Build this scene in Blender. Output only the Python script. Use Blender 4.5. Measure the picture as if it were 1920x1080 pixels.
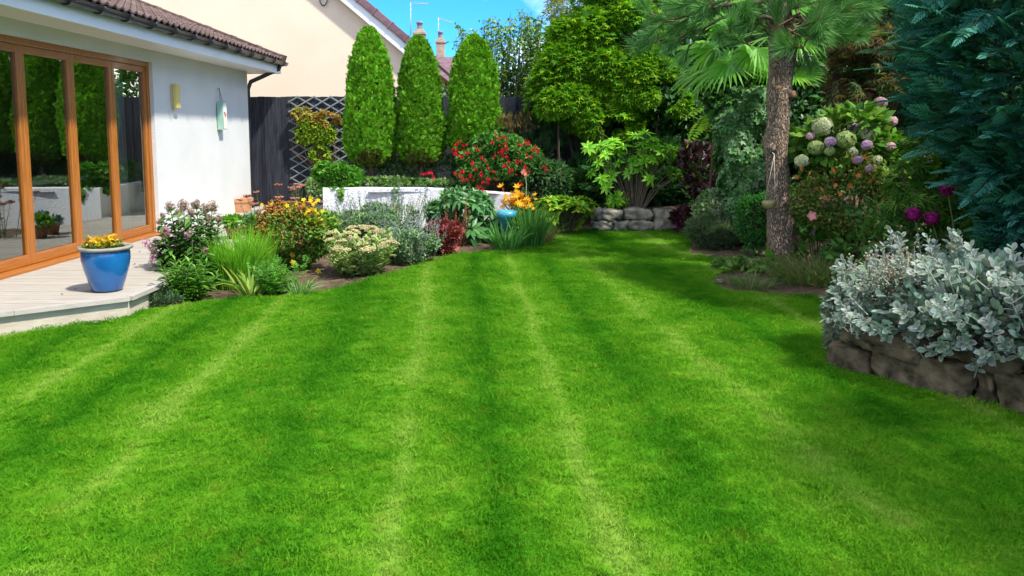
import bpy, bmesh, math, random
import numpy as np
from mathutils import Vector, Matrix, Euler
from mathutils.geometry import tessellate_polygon
for o in list(bpy.data.objects): bpy.data.objects.remove(o)
R = math.radians
rng = np.random.default_rng(11); random.seed(5)
scene = bpy.context.scene
COL = scene.collection

# ------------------------------------------------------------------ camera
FPX, CX, CY, EYE = 1445.0, 960.0, 400.0, 1.45
PITCH, YAW = math.atan(150/FPX), math.atan(12/FPX)
cd = bpy.data.cameras.new('camera'); cam = bpy.data.objects.new('camera', cd); COL.objects.link(cam)
cd.sensor_width = 36; cd.lens = 36*FPX/1920; cd.shift_y = -140/1920; cd.clip_start = .05; cd.clip_end = 2000
cam.location = (0, 0, EYE); cam.rotation_euler = (R(90)-PITCH, 0, YAW); scene.camera = cam
# ------------------------------------------------------------------ sky, sun, exposure
SUN = Vector((.46, -.37, .80)).normalized()
EL, AZ = math.asin(SUN.z), math.atan2(SUN.x, SUN.y)
w = bpy.data.worlds.new('World'); scene.world = w; w.use_nodes = True
nt = w.node_tree; bg = nt.nodes['Background']
sky = nt.nodes.new('ShaderNodeTexSky'); sky.sky_type = 'NISHITA'; sky.sun_disc = False
sky.sun_elevation = EL; sky.sun_rotation = AZ; sky.air_density = 1.0; sky.dust_density = .1; sky.ozone_density = 4.0
tn = nt.nodes.new('ShaderNodeMix'); tn.data_type = 'RGBA'; tn.blend_type = 'MULTIPLY'; tn.inputs[0].default_value = 1; tn.inputs[7].default_value = (.10, .38, .70, 1)
nt.links.new(sky.outputs[0], tn.inputs[6]); 
tc = nt.nodes.new('ShaderNodeTexCoord'); mp_ = nt.nodes.new('ShaderNodeMapping'); mp_.inputs['Scale'].default_value = (1.6, 1.6, 3.2); mp_.inputs['Location'].default_value = (0, .3, 0)
cn = nt.nodes.new('ShaderNodeTexNoise'); cn.inputs['Scale'].default_value = 1.7; cn.inputs['Detail'].default_value = 7; cr = nt.nodes.new('ShaderNodeMapRange'); cr.inputs[1].default_value = .44; cr.inputs[2].default_value = .62
cm_ = nt.nodes.new('ShaderNodeMix'); cm_.data_type = 'RGBA'; cm_.inputs[7].default_value = (6.6, 6.4, 6.1, 1)
for a_, b_ in ((tc.outputs['Generated'], mp_.inputs[0]), (mp_.outputs[0], cn.inputs['Vector']), (cn.outputs[0], cr.inputs[0]), (cr.outputs[0], cm_.inputs[0]), (tn.outputs[2], cm_.inputs[6]), (cm_.outputs[2], bg.inputs[0])): nt.links.new(a_, b_)
bg.inputs[1].default_value = .15
sd = bpy.data.lights.new('sun', 'SUN'); sun = bpy.data.objects.new('sun', sd); COL.objects.link(sun)
sd.energy = 2.3; sd.angle = R(3); sd.color = (1, .95, .86)
sun.rotation_euler = SUN.to_track_quat('Z', 'Y').to_euler(); sun.location = (6, -4, 12)
scene.view_settings.view_transform = 'Standard'; scene.view_settings.look = 'None'
scene.view_settings.exposure = 1.58; scene.view_settings.gamma = 1
scene.render.engine = 'CYCLES'
cy = scene.cycles; cy.max_bounces = 6; cy.diffuse_bounces = 3; cy.glossy_bounces = 3; cy.transmission_bounces = 4
cy.transparent_max_bounces = 8; cy.use_denoising = True; cy.caustics_reflective = False; cy.caustics_refractive = False

# ------------------------------------------------------------------ surveying: sight lines to places
_f = Vector((-math.sin(YAW)*math.cos(PITCH), math.cos(YAW)*math.cos(PITCH), -math.sin(PITCH)))
_r = Vector((math.cos(YAW), math.sin(YAW), 0)); _u = _r.cross(_f)
def _ray(px, py): return _f*FPX + _r*(px-CX) - _u*(py-CY)
def at(px, py, Y):
    d = _ray(px, py); return Vector((0, 0, EYE)) + d*(Y/d.y)
def gd(px, py, z=0.0):
    d = _ray(px, py); return Vector((0, 0, EYE)) + d*((z-EYE)/d.z)
def zat(py, Y): return at(960, py, Y).z
def xat(px, Y): return at(px, 400, Y).x

# ------------------------------------------------------------------ materials
MATS = {}
def nodes(name):
    m = bpy.data.materials.new(name); m.use_nodes = True; MATS[name] = m
    return m, m.node_tree, m.node_tree.nodes['Principled BSDF']
def mat(name, c1, c2=None, scale=8, rough=.7, bump=0, bscale=40, spec=.4, coat=0, vary=0, stretch=None, detail=6):
    m, t, b = nodes(name)
    b.inputs['Roughness'].default_value = rough; b.inputs['Specular IOR Level'].default_value = spec
    b.inputs['Coat Weight'].default_value = coat; b.inputs['Coat Roughness'].default_value = .08
    L, N = t.links.new, t.nodes.new
    g = N('ShaderNodeTexCoord'); vec = g.outputs['Object']
    if stretch:
        mp = N('ShaderNodeMapping'); mp.inputs['Scale'].default_value = stretch; L(vec, mp.inputs[0]); vec = mp.outputs[0]
    col = None
    if c2 is None: b.inputs['Base Color'].default_value = (*c1, 1)
    else:
        n = N('ShaderNodeTexNoise'); n.inputs['Scale'].default_value = scale; n.inputs['Detail'].default_value = detail
        L(vec, n.inputs['Vector'])
        r = N('ShaderNodeValToRGB'); r.color_ramp.elements[0].position = .32; r.color_ramp.elements[1].position = .68
        r.color_ramp.elements[0].color = (*c1, 1); r.color_ramp.elements[1].color = (*c2, 1)
        L(n.outputs[0], r.inputs[0]); col = r.outputs[0]; L(col, b.inputs['Base Color'])
    if vary and col is not None:
        oi = N('ShaderNodeObjectInfo'); h = N('ShaderNodeHueSaturation'); mr = N('ShaderNodeMapRange')
        mr.inputs[3].default_value = 1-vary; mr.inputs[4].default_value = 1+vary
        L(oi.outputs['Random'], mr.inputs[0]); L(mr.outputs[0], h.inputs['Value']); L(col, h.inputs['Color'])
        L(h.outputs[0], b.inputs['Base Color'])
    if bump:
        n2 = N('ShaderNodeTexNoise'); n2.inputs['Scale'].default_value = bscale; n2.inputs['Detail'].default_value = 8
        L(vec, n2.inputs['Vector']); bp = N('ShaderNodeBump'); bp.inputs['Strength'].default_value = bump
        bp.inputs['Distance'].default_value = .02; L(n2.outputs[0], bp.inputs['Height']); L(bp.outputs[0], b.inputs['Normal'])
    return m
def leafmat(name, rough=.5, spec=.3, trans=.35, tint=(1.15, 1.25, .55), vary=.12):
    m, t, b = nodes(name); L, N = t.links.new, t.nodes.new
    a = N('ShaderNodeAttribute'); a.attribute_name = 'Col'
    oi = N('ShaderNodeObjectInfo'); h = N('ShaderNodeHueSaturation'); mr = N('ShaderNodeMapRange')
    mr.inputs[3].default_value = 1-vary; mr.inputs[4].default_value = 1+vary
    L(oi.outputs['Random'], mr.inputs[0]); L(mr.outputs[0], h.inputs['Value']); L(a.outputs['Color'], h.inputs['Color'])
    L(h.outputs[0], b.inputs['Base Color']); b.inputs['Roughness'].default_value = rough; b.inputs['Specular IOR Level'].default_value = spec
    tr = N('ShaderNodeBsdfTranslucent'); mx = N('ShaderNodeMix'); mx.data_type = 'RGBA'; mx.blend_type = 'MULTIPLY'
    mx.inputs[0].default_value = 1; L(h.outputs[0], mx.inputs[6]); mx.inputs[7].default_value = (*tint, 1); L(mx.outputs[2], tr.inputs[0])
    ms = N('ShaderNodeMixShader'); ms.inputs[0].default_value = trans
    L(b.outputs[0], ms.inputs[1]); L(tr.outputs[0], ms.inputs[2]); L(ms.outputs[0], t.nodes['Material Output'].inputs[0])
    return m
LEAF = leafmat('leaf', .6, .14); GLOSSY = leafmat('glossy_leaf', .38, .35, .25); FELT = leafmat('felted_leaf', .8, .15, .2, (1, 1, .9))
PETAL = leafmat('petal', .55, .2, .35, (1, 1, 1)); NEEDLE = leafmat('needle', .5, .22, .15); BARKY = leafmat('twig', .9, .1, 0, (1, 1, 1))

# ------------------------------------------------------------------ object helpers
WM = {}
def _link(o, parent, loc=(0, 0, 0), rot=(0, 0, 0), sc=(1, 1, 1)):
    COL.objects.link(o); o.location = loc; o.rotation_euler = rot; o.scale = sc
    M = Matrix.LocRotScale(Vector(loc), Euler(rot), Vector(sc)); WM[o.name] = M
    if parent is not None: o.parent = parent; o.matrix_parent_inverse = WM[parent.name].inverted()
    return o
def tag(o, label=None, cat=None, group=None, kind=None):
    if label: o['label'] = label
    if cat: o['category'] = cat
    if group: o['group'] = group
    if kind: o['kind'] = kind
    return o
def thing(name, label, cat, loc=(0, 0, 0), group=None):
    return tag(_link(bpy.data.objects.new(name, None), None, loc), label, cat, group)
def put(name, me, parent=None, loc=(0, 0, 0), rot=(0, 0, 0), sc=(1, 1, 1)):
    return _link(bpy.data.objects.new(name, me), parent, loc, rot, sc if hasattr(sc, '__len__') else (sc,)*3)
def mesh(name, vs, fs, m, smooth=False):
    me = bpy.data.meshes.new(name); me.from_pydata([tuple(v) for v in vs], [], [tuple(f) for f in fs]); me.update()
    if m is not None: me.materials.append(m)
    if smooth: me.polygons.foreach_set('use_smooth', [True]*len(me.polygons))
    return me
def bmdone(name, bm, m, smooth=False):
    bmesh.ops.recalc_face_normals(bm, faces=bm.faces[:])
    me = bpy.data.meshes.new(name); bm.to_mesh(me); bm.free()
    if m is not None: me.materials.append(m)
    if smooth: me.polygons.foreach_set('use_smooth', [True]*len(me.polygons))
    return me
def bbox(bm, a, b):
    vs = [bm.verts.new((x, y, z)) for x in (a[0], b[0]) for y in (a[1], b[1]) for z in (a[2], b[2])]
    for f in ((0, 1, 3, 2), (4, 6, 7, 5), (0, 4, 5, 1), (2, 3, 7, 6), (0, 2, 6, 4), (1, 5, 7, 3)): bm.faces.new([vs[i] for i in f])
def boxes(name, lst, m, bev=0):
    bm = bmesh.new()
    for a, b in lst: bbox(bm, a, b)
    if bev: bmesh.ops.bevel(bm, geom=bm.edges[:], offset=bev, segments=1, affect='EDGES')
    return bmdone(name, bm, m)
def prism(name, poly, z0, z1, m, bev=0):
    bm = bmesh.new(); n = len(poly)
    lo = [bm.verts.new((p[0], p[1], z0)) for p in poly]; hi = [bm.verts.new((p[0], p[1], z1)) for p in poly]
    bm.faces.new(lo[::-1]); bm.faces.new(hi)
    for i in range(n): bm.faces.new((lo[i], lo[(i+1) % n], hi[(i+1) % n], hi[i]))
    if bev: bmesh.ops.bevel(bm, geom=[e for e in bm.edges if e.verts[0].co.z == z1 and e.verts[1].co.z == z1], offset=bev, segments=2, affect='EDGES')
    return bmdone(name, bm, m)
def lathe(name, prof, m, seg=40, cx=0, cy=0):
    vs, fs = [], []
    for r, z in prof:
        for k in range(seg): a = 2*math.pi*k/seg; vs.append((cx+r*math.cos(a), cy+r*math.sin(a), z))
    for i in range(len(prof)-1):
        for k in range(seg): fs.append((i*seg+k, i*seg+(k+1) % seg, (i+1)*seg+(k+1) % seg, (i+1)*seg+k))
    return mesh(name, vs, fs, m, True)
def tubev(pts, rad, sides=8, cap=True):
    pts = [Vector(p) for p in pts]; vs, fs = [], []
    for i, p in enumerate(pts):
        d = (pts[min(i+1, len(pts)-1)]-pts[max(i-1, 0)]).normalized()
        a = d.orthogonal().normalized() if i == 0 else (a - d*a.dot(d)).normalized()
        b = d.cross(a); r = rad[i] if hasattr(rad, '__len__') else rad
        for k in range(sides): t = 2*math.pi*k/sides; vs.append(p+a*(r*math.cos(t))+b*(r*math.sin(t)))
    for i in range(len(pts)-1):
        for k in range(sides): fs.append((i*sides+k, i*sides+(k+1) % sides, (i+1)*sides+(k+1) % sides, (i+1)*sides+k))
    if cap: fs.append(tuple(range(sides))[::-1]); fs.append(tuple(range((len(pts)-1)*sides, len(pts)*sides)))
    return vs, fs
def tube(name, pts, rad, m, sides=8): return mesh(name, *tubev(pts, rad, sides), m, True)
def mkey(): return None

# ------------------------------------------------------------------ leaf clouds
def unit(a): return a/np.maximum(np.linalg.norm(a, axis=-1, keepdims=True), 1e-9)
def rdir(n): return unit(rng.normal(size=(n, 3)))
def pal(n, cols, jit=.16):
    cols = np.array(cols, float); c = cols[rng.integers(0, len(cols), n)]
    k = rng.random((n, 1)); c2 = cols[rng.integers(0, len(cols), n)]; c = c*(1-.5*k)+c2*.5*k
    return np.clip(c*(1+jit*rng.normal(size=(n, 1)))*(1+.06*rng.normal(size=(n, 3))), .002, .9)
class Cloud:
    def __init__(s): s.V, s.T, s.C, s.n = [], [], [], 0
    def raw(s, V, T, C):
        s.V.append(V); s.T.append(T+s.n); s.C.append(C); s.n += len(V); return s
    def add(s, tm, pos, d, nrm, size, col, col2=None, wide=1.0):
        tv, tt = tm[0], tm[1]; cw = tm[2] if len(tm) > 2 else None
        pos = np.asarray(pos, float).reshape(-1, 3); n = len(pos); k = len(tv)
        y = unit(np.broadcast_to(np.asarray(d, float), (n, 3))); z = np.broadcast_to(np.asarray(nrm, float), (n, 3))
        z = z-(z*y).sum(1, keepdims=True)*y+1e-5*rng.normal(size=(n, 3)); z = unit(z); x = np.cross(y, z)
        sz = np.broadcast_to(np.asarray(size, float), (n,)).reshape(n, 1, 1); wd = np.broadcast_to(np.asarray(wide, float), (n,)).reshape(n, 1, 1)
        V = pos[:, None]+sz*(tv[None, :, 0:1]*wd*x[:, None]+tv[None, :, 1:2]*y[:, None]+tv[None, :, 2:3]*z[:, None])
        T = (tt[None]+(np.arange(n)*k)[:, None, None]).reshape(-1, 3)
        C = np.broadcast_to(np.asarray(col, float), (n, 3))[:, None].repeat(k, 1)
        if cw is not None and col2 is not None:
            C = C*(1-cw[None, :, None])+np.broadcast_to(np.asarray(col2, float), (n, 3))[:, None]*cw[None, :, None]
        return s.raw(V.reshape(-1, 3), T, C.reshape(-1, 3))
    def ribbon(s, P, Wd, col, side=None, fold=0):
        P = np.asarray(P, float); n, k, _ = P.shape; Wd = np.broadcast_to(np.asarray(Wd, float), (n, k))
        d = unit(np.gradient(P, axis=1))
        if side is None: side = unit(np.cross(d.mean(1), np.array([0, 0, 1.])+.3*rng.normal(size=(n, 3))))
        sd_ = side[:, None]-(side[:, None]*d).sum(2, keepdims=True)*d; sd_ = unit(sd_)
        V = np.stack([P-sd_*Wd[..., None]/2, P+sd_*Wd[..., None]/2], 2).reshape(n, 2*k, 3)
        q = np.array([[2*i, 2*i+1, 2*i+3] for i in range(k-1)]+[[2*i, 2*i+3, 2*i+2] for i in range(k-1)])
        T = (q[None]+(np.arange(n)*2*k)[:, None, None]).reshape(-1, 3)
        C = np.broadcast_to(np.asarray(col, float).reshape(-1, 1, 3) if np.ndim(col) == 2 else col, (n, 2*k, 3))
        return s.raw(V.reshape(-1, 3), T, np.array(C).reshape(-1, 3))
    def tube(s, pts, rad, col, sides=5):
        vs, fs = tubev(pts, rad, sides, False); T = np.array([t for f in fs for t in ((f[0], f[1], f[2]), (f[0], f[2], f[3]))])
        V = np.array([tuple(v) for v in vs]); return s.raw(V, T, np.broadcast_to(np.array(col, float), (len(V), 3)))
    def mesh(s, name, m, smooth=False):
        V = np.concatenate(s.V); T = np.concatenate(s.T).astype(np.int32); C = np.concatenate(s.C)
        me = bpy.data.meshes.new(name); me.vertices.add(len(V)); me.vertices.foreach_set('co', V.astype(np.float32).ravel())
        me.loops.add(T.size); me.loops.foreach_set('vertex_index', T.ravel())
        me.polygons.add(len(T)); me.polygons.foreach_set('loop_start', np.arange(0, T.size, 3, dtype=np.int32))
        try: me.polygons.foreach_set('loop_total', np.full(len(T), 3, np.int32))
        except Exception: pass
        if smooth: me.polygons.foreach_set('use_smooth', np.ones(len(T), bool))
        a = me.color_attributes.new('Col', 'FLOAT_COLOR', 'POINT')
        a.data.foreach_set('color', np.concatenate([C, np.ones((len(C), 1))], 1).astype(np.float32).ravel())
        me.update(calc_edges=True); me.validate(); me.materials.append(m); return me
def T_(v, t, c=None): return (np.array(v, float), np.array(t, int)) if c is None else (np.array(v, float), np.array(t, int), np.array(c, float))
def t_oval(w=.5, fold=.1, droop=.12):
    return T_([(0, 0, 0), (-w*.42, .28, fold), (-w*.46, .62, fold-droop*.4), (0, 1, -droop), (w*.46, .62, fold-droop*.4), (w*.42, .28, fold), (0, .5, 0)],
              [(0, 6, 1), (1, 6, 2), (2, 6, 3), (3, 6, 4), (4, 6, 5), (5, 6, 0)], [.4, 1, 1, 1, 1, 1, 0])
def t_dia(w=.4, fold=.1, droop=.1, at_=.45):
    return T_([(0, 0, 0), (-w/2, at_, fold), (0, 1, -droop), (w/2, at_, fold)], [(0, 2, 1), (0, 3, 2)], [0, 1, .5, 1])
def t_palm(lobes=5, spread=250, inner=.42, cup=.12):
    v = [(0, .12, 0)]; t = []
    a0 = R(90-spread/2); st = R(spread)/(lobes*2)
    for i in range(lobes*2+1):
        a = a0+st*i; tip = i % 2 == 1; mid = abs(i-lobes)/lobes
        r = (.9-.38*mid**1.5) if tip else inner*(.95-.3*mid)
        if i in (0, lobes*2): r = .3
        v.append((r*math.cos(a), .12+r*math.sin(a), -cup*r if tip else .03))
    for i in range(1, lobes*2+1): t.append((0, i, i+1))
    return T_(v, t)
def t_spray(pairs=5, w=.5, ang=45, pw=.09):
    v = [(-.012, 0, 0), (.012, 0, 0), (0, 1, -.05)]; t = [(0, 1, 2)]
    for i in range(pairs):
        y0 = .08+.8*i/pairs; l = w*(1-.75*(i/pairs))
        for sg in (-1, 1):
            a = R(ang); b = len(v); yy = y0+(.05 if sg > 0 else 0)
            v += [(0, yy, 0), (sg*l*.55*math.sin(a)-sg*pw*.5*math.cos(a), yy+l*.55*math.cos(a)+pw*.5, .02), (sg*l*math.sin(a), yy+l*math.cos(a), -.04),
                  (sg*l*.55*math.sin(a)+sg*pw*.5*math.cos(a), yy+l*.55*math.cos(a)-pw*.5, .02)]
            t += [(b, b+1, b+2), (b, b+2, b+3)]
    return T_(v, t)
def t_flower(p=5, w=.5, cup=.25):
    v = [(0, 0, 0)]; t = []; c = [1]
    for i in range(p):
        a = 2*math.pi*i/p; b = len(v); ca, sa = math.cos(a), math.sin(a)
        v += [(.55*ca-w*.5*sa, .55*sa+w*.5*ca, cup*.7), (ca, sa, cup), (.55*ca+w*.5*sa, .55*sa-w*.5*ca, cup*.7)]; c += [0, 0, 0]
        t += [(0, b, b+1), (0, b+1, b+2)]
    return T_([(x, z_, -y) for x, y, z_ in v], t, c)      # faces along +Y (its axis)
def t_blob():
    a = [(0, 0, 0), (.5, .5, 0), (-.25, .5, .43), (-.25, .5, -.43), (0, 1, 0)]
    return T_(a, [(0, 2, 1), (0, 3, 2), (0, 1, 3), (4, 1, 2), (4, 2, 3), (4, 3, 1)])
ROUND = T_([(0, 0, 0), (-.17, .2, .05), (-.27, .5, .07), (-.2, .82, .02), (0, 1, -.02), (.2, .82, .02), (.27, .5, .07), (.17, .2, .05), (0, .52, 0)], [(0, 8, 1), (1, 8, 2), (2, 8, 3), (3, 8, 4), (4, 8, 5), (5, 8, 6), (6, 8, 7), (7, 8, 0)], [.3, .7, 1, 1, 1, 1, 1, .7, 0])
OVAL, BROAD, LANCE, NARROW = t_oval(.5), t_oval(.72), t_dia(.26, .06, .15), t_dia(.14, .03, .2, .35)
DIA, MAPLE, IVY, SPRAY, FLOWER, BLOB = t_dia(.48), t_palm(5, 250, .4), t_palm(5, 270, .6), t_spray(), t_flower(), t_blob()
FINGER = t_palm(7, 230, .16, .25)

def blobpts(n, r, lumps=10, lr=.5, shell=.55, seed=None, top=0.0, flat=0):
    """points on an uneven crown: lumps spread over an ellipsoid; returns offsets and outward directions"""
    c = rdir(lumps); c[:, 2] = c[:, 2]*(1-flat)+top*rng.random(lumps); c = unit(c)*(.45+.25*rng.random((lumps, 1)))
    rad = lr*(.7+.6*rng.random(lumps)); i = rng.integers(0, lumps, n); d = rdir(n)
    back = (d*c[i]).sum(1) < -.35*np.linalg.norm(c[i], axis=1); d[back] *= -1
    p = c[i]+d*(rad[i]*(1-(1-shell)*rng.random(n)**1.5))[:, None]
    l = np.linalg.norm(p, axis=1, keepdims=True); p = np.where(l > 1.05, p/l*(1.05-.05*rng.random((n, 1))), p)
    o = unit(unit(p)*.5+d*.6)
    return p*np.asarray(r, float), o
def shrub(name, label, cat, c, r, n, tm, size, cols, m=LEAF, w=(.6, .3, .6), lumps=12, lr=.5, shell=.6, top=.2, nrm=(.7, .6, .5), ground=0.0,
          stems=5, stemcol=(.09, .06, .03), stemr=.008, group=None, core=None, col2=None, flat=0, jit=.16, root=None, wide=1.0, keep=None, stemshape=.35):
    c = np.array(c, float)
    if root is None: root = thing(name, label, cat, (c[0], c[1], ground), group)
    p, o = blobpts(n, r, lumps, lr, shell, top=top, flat=flat); p = p+c
    ok = p[:, 2] > ground+.01
    if keep is not None: ok &= keep(p)
    p, o = p[ok], o[ok]; n = len(p); up = np.array([0, 0, 1.])
    d = o*w[0]+up*w[1]+rdir(n)*w[2]; nn = up*nrm[0]+o*nrm[1]+rdir(n)*nrm[2]
    cl = Cloud(); sz = size[0]+(size[1]-size[0])*rng.random(n)
    cl.add(tm, p, d, nn, sz, pal(n, cols, jit), None if col2 is None else pal(n, col2, .08), wide)
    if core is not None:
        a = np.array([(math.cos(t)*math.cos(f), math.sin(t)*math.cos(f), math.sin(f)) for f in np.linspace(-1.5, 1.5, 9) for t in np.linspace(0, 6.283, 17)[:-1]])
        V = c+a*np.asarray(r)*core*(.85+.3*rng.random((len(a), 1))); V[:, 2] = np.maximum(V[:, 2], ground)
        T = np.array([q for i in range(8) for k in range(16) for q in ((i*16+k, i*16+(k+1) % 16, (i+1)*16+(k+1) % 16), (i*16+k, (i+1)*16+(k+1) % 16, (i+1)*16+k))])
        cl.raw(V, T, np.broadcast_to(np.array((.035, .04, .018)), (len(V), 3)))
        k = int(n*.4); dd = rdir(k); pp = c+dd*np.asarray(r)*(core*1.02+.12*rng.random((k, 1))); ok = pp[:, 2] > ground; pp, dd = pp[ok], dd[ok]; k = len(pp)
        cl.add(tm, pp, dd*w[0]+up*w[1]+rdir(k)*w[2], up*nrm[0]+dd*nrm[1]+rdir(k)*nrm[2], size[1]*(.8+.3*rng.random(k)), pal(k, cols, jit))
    tag(put('foliage', cl.mesh('foliage', m), root), kind='stuff')
    if stems:
        s = Cloud()
        for k in range(stems):
            a = rng.random()*6.283; e = c+np.array([math.cos(a)*r[0]*.6, math.sin(a)*r[1]*.6, r[2]*(-.1+.8*rng.random())])
            b = np.array([c[0]+math.cos(a)*r[0]*.12, c[1]+math.sin(a)*r[1]*.12, ground-.02])
            mdl = (b+e)/2+np.array([-(e-b)[0], -(e-b)[1], 0])*stemshape*.5+.03*rng.normal(size=3)
            s.tube([b, mdl, e], [stemr*1.4, stemr, stemr*.5], stemcol, 5)
        put('stem', s.mesh('stem', BARKY, True), root)
    return root
# ================================================================== setting: ground, lawn, beds
WX = -4.62                                            # face of the bungalow wall
DZ = .16                                              # deck level
soil = mat('soil', (.055, .034, .017), (.15, .098, .055), 14, .95, .9, 60)
earth = mat('rough_ground', (.05, .06, .02), (.1, .08, .04), 3, .95, .5, 20)
g = put('ground', mesh('ground', [(-300, -300, -.03), (300, -300, -.03), (300, 400, -.03), (-300, 400, -.03)], [(0, 1, 2, 3)], earth))
tag(g, kind='structure')
edge = [gd(*p) for p in ((250, 583), (320, 574), (390, 564), (480, 557), (600, 546), (650, 536), (700, 521), (760, 505), (800, 489), (850, 479),
        (920, 470), (1000, 460), (1040, 451), (1047, 440), (1075, 433), (1110, 431), (1200, 432), (1290, 434), (1292, 450), (1283, 464), (1290, 476), (1330, 482), (1390, 487),
        (1392, 500), (1345, 512), (1330, 524), (1345, 540), (1400, 549), (1480, 554), (1550, 557), (1562, 580), (1558, 610), (1556, 640), (1568, 668), (1600, 690), (1640, 706), (1780, 737), (1920, 774))]
lawn_poly = [(-8, -3), (-4.65, 4.6), (-3.69, 5.42), (-3.13, 5.9)] + [(p.x, p.y) for p in edge] + [(2.86, 3.3), (3.1, 2.2), (3.25, -3)]
def polymesh(name, poly, z, m, mound=None):
    tr = tessellate_polygon([[Vector((p[0], p[1], 0)) for p in poly]])
    return mesh(name, [(p[0], p[1], z) for p in poly], tr, m)
def grass_nodes(name):
    m, t, b = nodes(name); L, N = t.links.new, t.nodes.new
    g = N('ShaderNodeNewGeometry'); sx = N('ShaderNodeSeparateXYZ'); L(g.outputs['Position'], sx.inputs[0])
    n0 = N('ShaderNodeTexNoise'); n0.inputs['Scale'].default_value = .9; L(g.outputs['Position'], n0.inputs['Vector'])
    def ma(op, a, bb):
        q = N('ShaderNodeMath'); q.operation = op
        for i, v in enumerate((a, bb)):
            if v is None: continue
            if isinstance(v, (int, float)): q.inputs[i].default_value = v
            else: L(v, q.inputs[i])
        return q.outputs[0]
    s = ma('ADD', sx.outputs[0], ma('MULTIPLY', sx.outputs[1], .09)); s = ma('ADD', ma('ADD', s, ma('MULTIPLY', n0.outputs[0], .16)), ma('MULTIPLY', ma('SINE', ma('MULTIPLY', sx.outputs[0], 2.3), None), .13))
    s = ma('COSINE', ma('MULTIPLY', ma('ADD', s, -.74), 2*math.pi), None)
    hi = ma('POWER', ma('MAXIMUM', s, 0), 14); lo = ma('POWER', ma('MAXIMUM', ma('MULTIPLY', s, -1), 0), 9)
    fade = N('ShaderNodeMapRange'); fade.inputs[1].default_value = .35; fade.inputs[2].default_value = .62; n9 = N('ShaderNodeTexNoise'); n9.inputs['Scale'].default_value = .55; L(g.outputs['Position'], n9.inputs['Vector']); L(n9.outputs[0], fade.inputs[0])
    s = ma('MULTIPLY', ma('ADD', ma('MULTIPLY', s, .10), ma('SUBTRACT', ma('MULTIPLY', hi, .23), ma('MULTIPLY', lo, .15))), ma('ADD', ma('MULTIPLY', fade.outputs[0], .7), .3)); s = ma('ADD', s, .21)  # mowing stripes: light off the leaning blades put into the colour
    n1 = N('ShaderNodeTexNoise'); n1.inputs['Scale'].default_value = 2.2; n1.inputs['Detail'].default_value = 5; L(g.outputs['Position'], n1.inputs['Vector'])
    n2 = N('ShaderNodeTexNoise'); n2.inputs['Scale'].default_value = 7; n2.inputs['Detail'].default_value = 6; L(g.outputs['Position'], n2.inputs['Vector'])
    n3 = N('ShaderNodeTexNoise'); n3.inputs['Scale'].default_value = 90; L(g.outputs['Position'], n3.inputs['Vector'])
    f = ma('ADD', s, ma('MULTIPLY', n1.outputs[0], .55)); f = ma('ADD', ma('ADD', f, -.06), ma('MULTIPLY', n2.outputs[0], .38)); f = ma('ADD', f, ma('ADD', ma('MULTIPLY', n3.outputs[0], .42), -.08))
    r = N('ShaderNodeValToRGB'); e = r.color_ramp.elements
    e[0].position = .42; e[0].color = (.03, .165, .002, 1); e[1].position = 1.0; e[1].color = (.24, .42, .045, 1)
    q = e.new(.62); q.color = (.062, .245, .006, 1); q = e.new(.82); q.color = (.135, .345, .012, 1)
    L(f, r.inputs[0])
    y = N('ShaderNodeMapRange'); y.inputs[1].default_value = .57; y.inputs[2].default_value = .74; L(n2.outputs[0], y.inputs[0])
    mx = N('ShaderNodeMix'); mx.data_type = 'RGBA'; L(ma('MULTIPLY', y.outputs[0], .42), mx.inputs[0]); L(r.outputs[0], mx.inputs[6]); mx.inputs[7].default_value = (.22, .30, .02, 1)
    L(mx.outputs[2], b.inputs['Base Color']); b.inputs['Roughness'].default_value = .7; b.inputs['Specular IOR Level'].default_value = .08
    tr = N('ShaderNodeBsdfTranslucent'); L(mx.outputs[2], tr.inputs[0]); ms = N('ShaderNodeMixShader'); ms.inputs[0].default_value = .35
    L(b.outputs[0], ms.inputs[1]); L(tr.outputs[0], ms.inputs[2]); L(ms.outputs[0], t.nodes['Material Output'].inputs[0])
    return m
GRASS = grass_nodes('grass_blade')
tag(put('lawn', polymesh('lawn', lawn_poly, 0, GRASS)), kind='structure')
def inside(P, poly):
    x, y = P[:, 0], P[:, 1]; ok = np.zeros(len(P), bool); n = len(poly)
    for i in range(n):
        (x1, y1), (x2, y2) = poly[i], poly[(i+1) % n]
        c = ((y1 > y) != (y2 > y)); c &= x < (x2-x1)*(y-y1)/((y2-y1) or 1e-9)+x1; ok ^= c
    return ok
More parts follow.
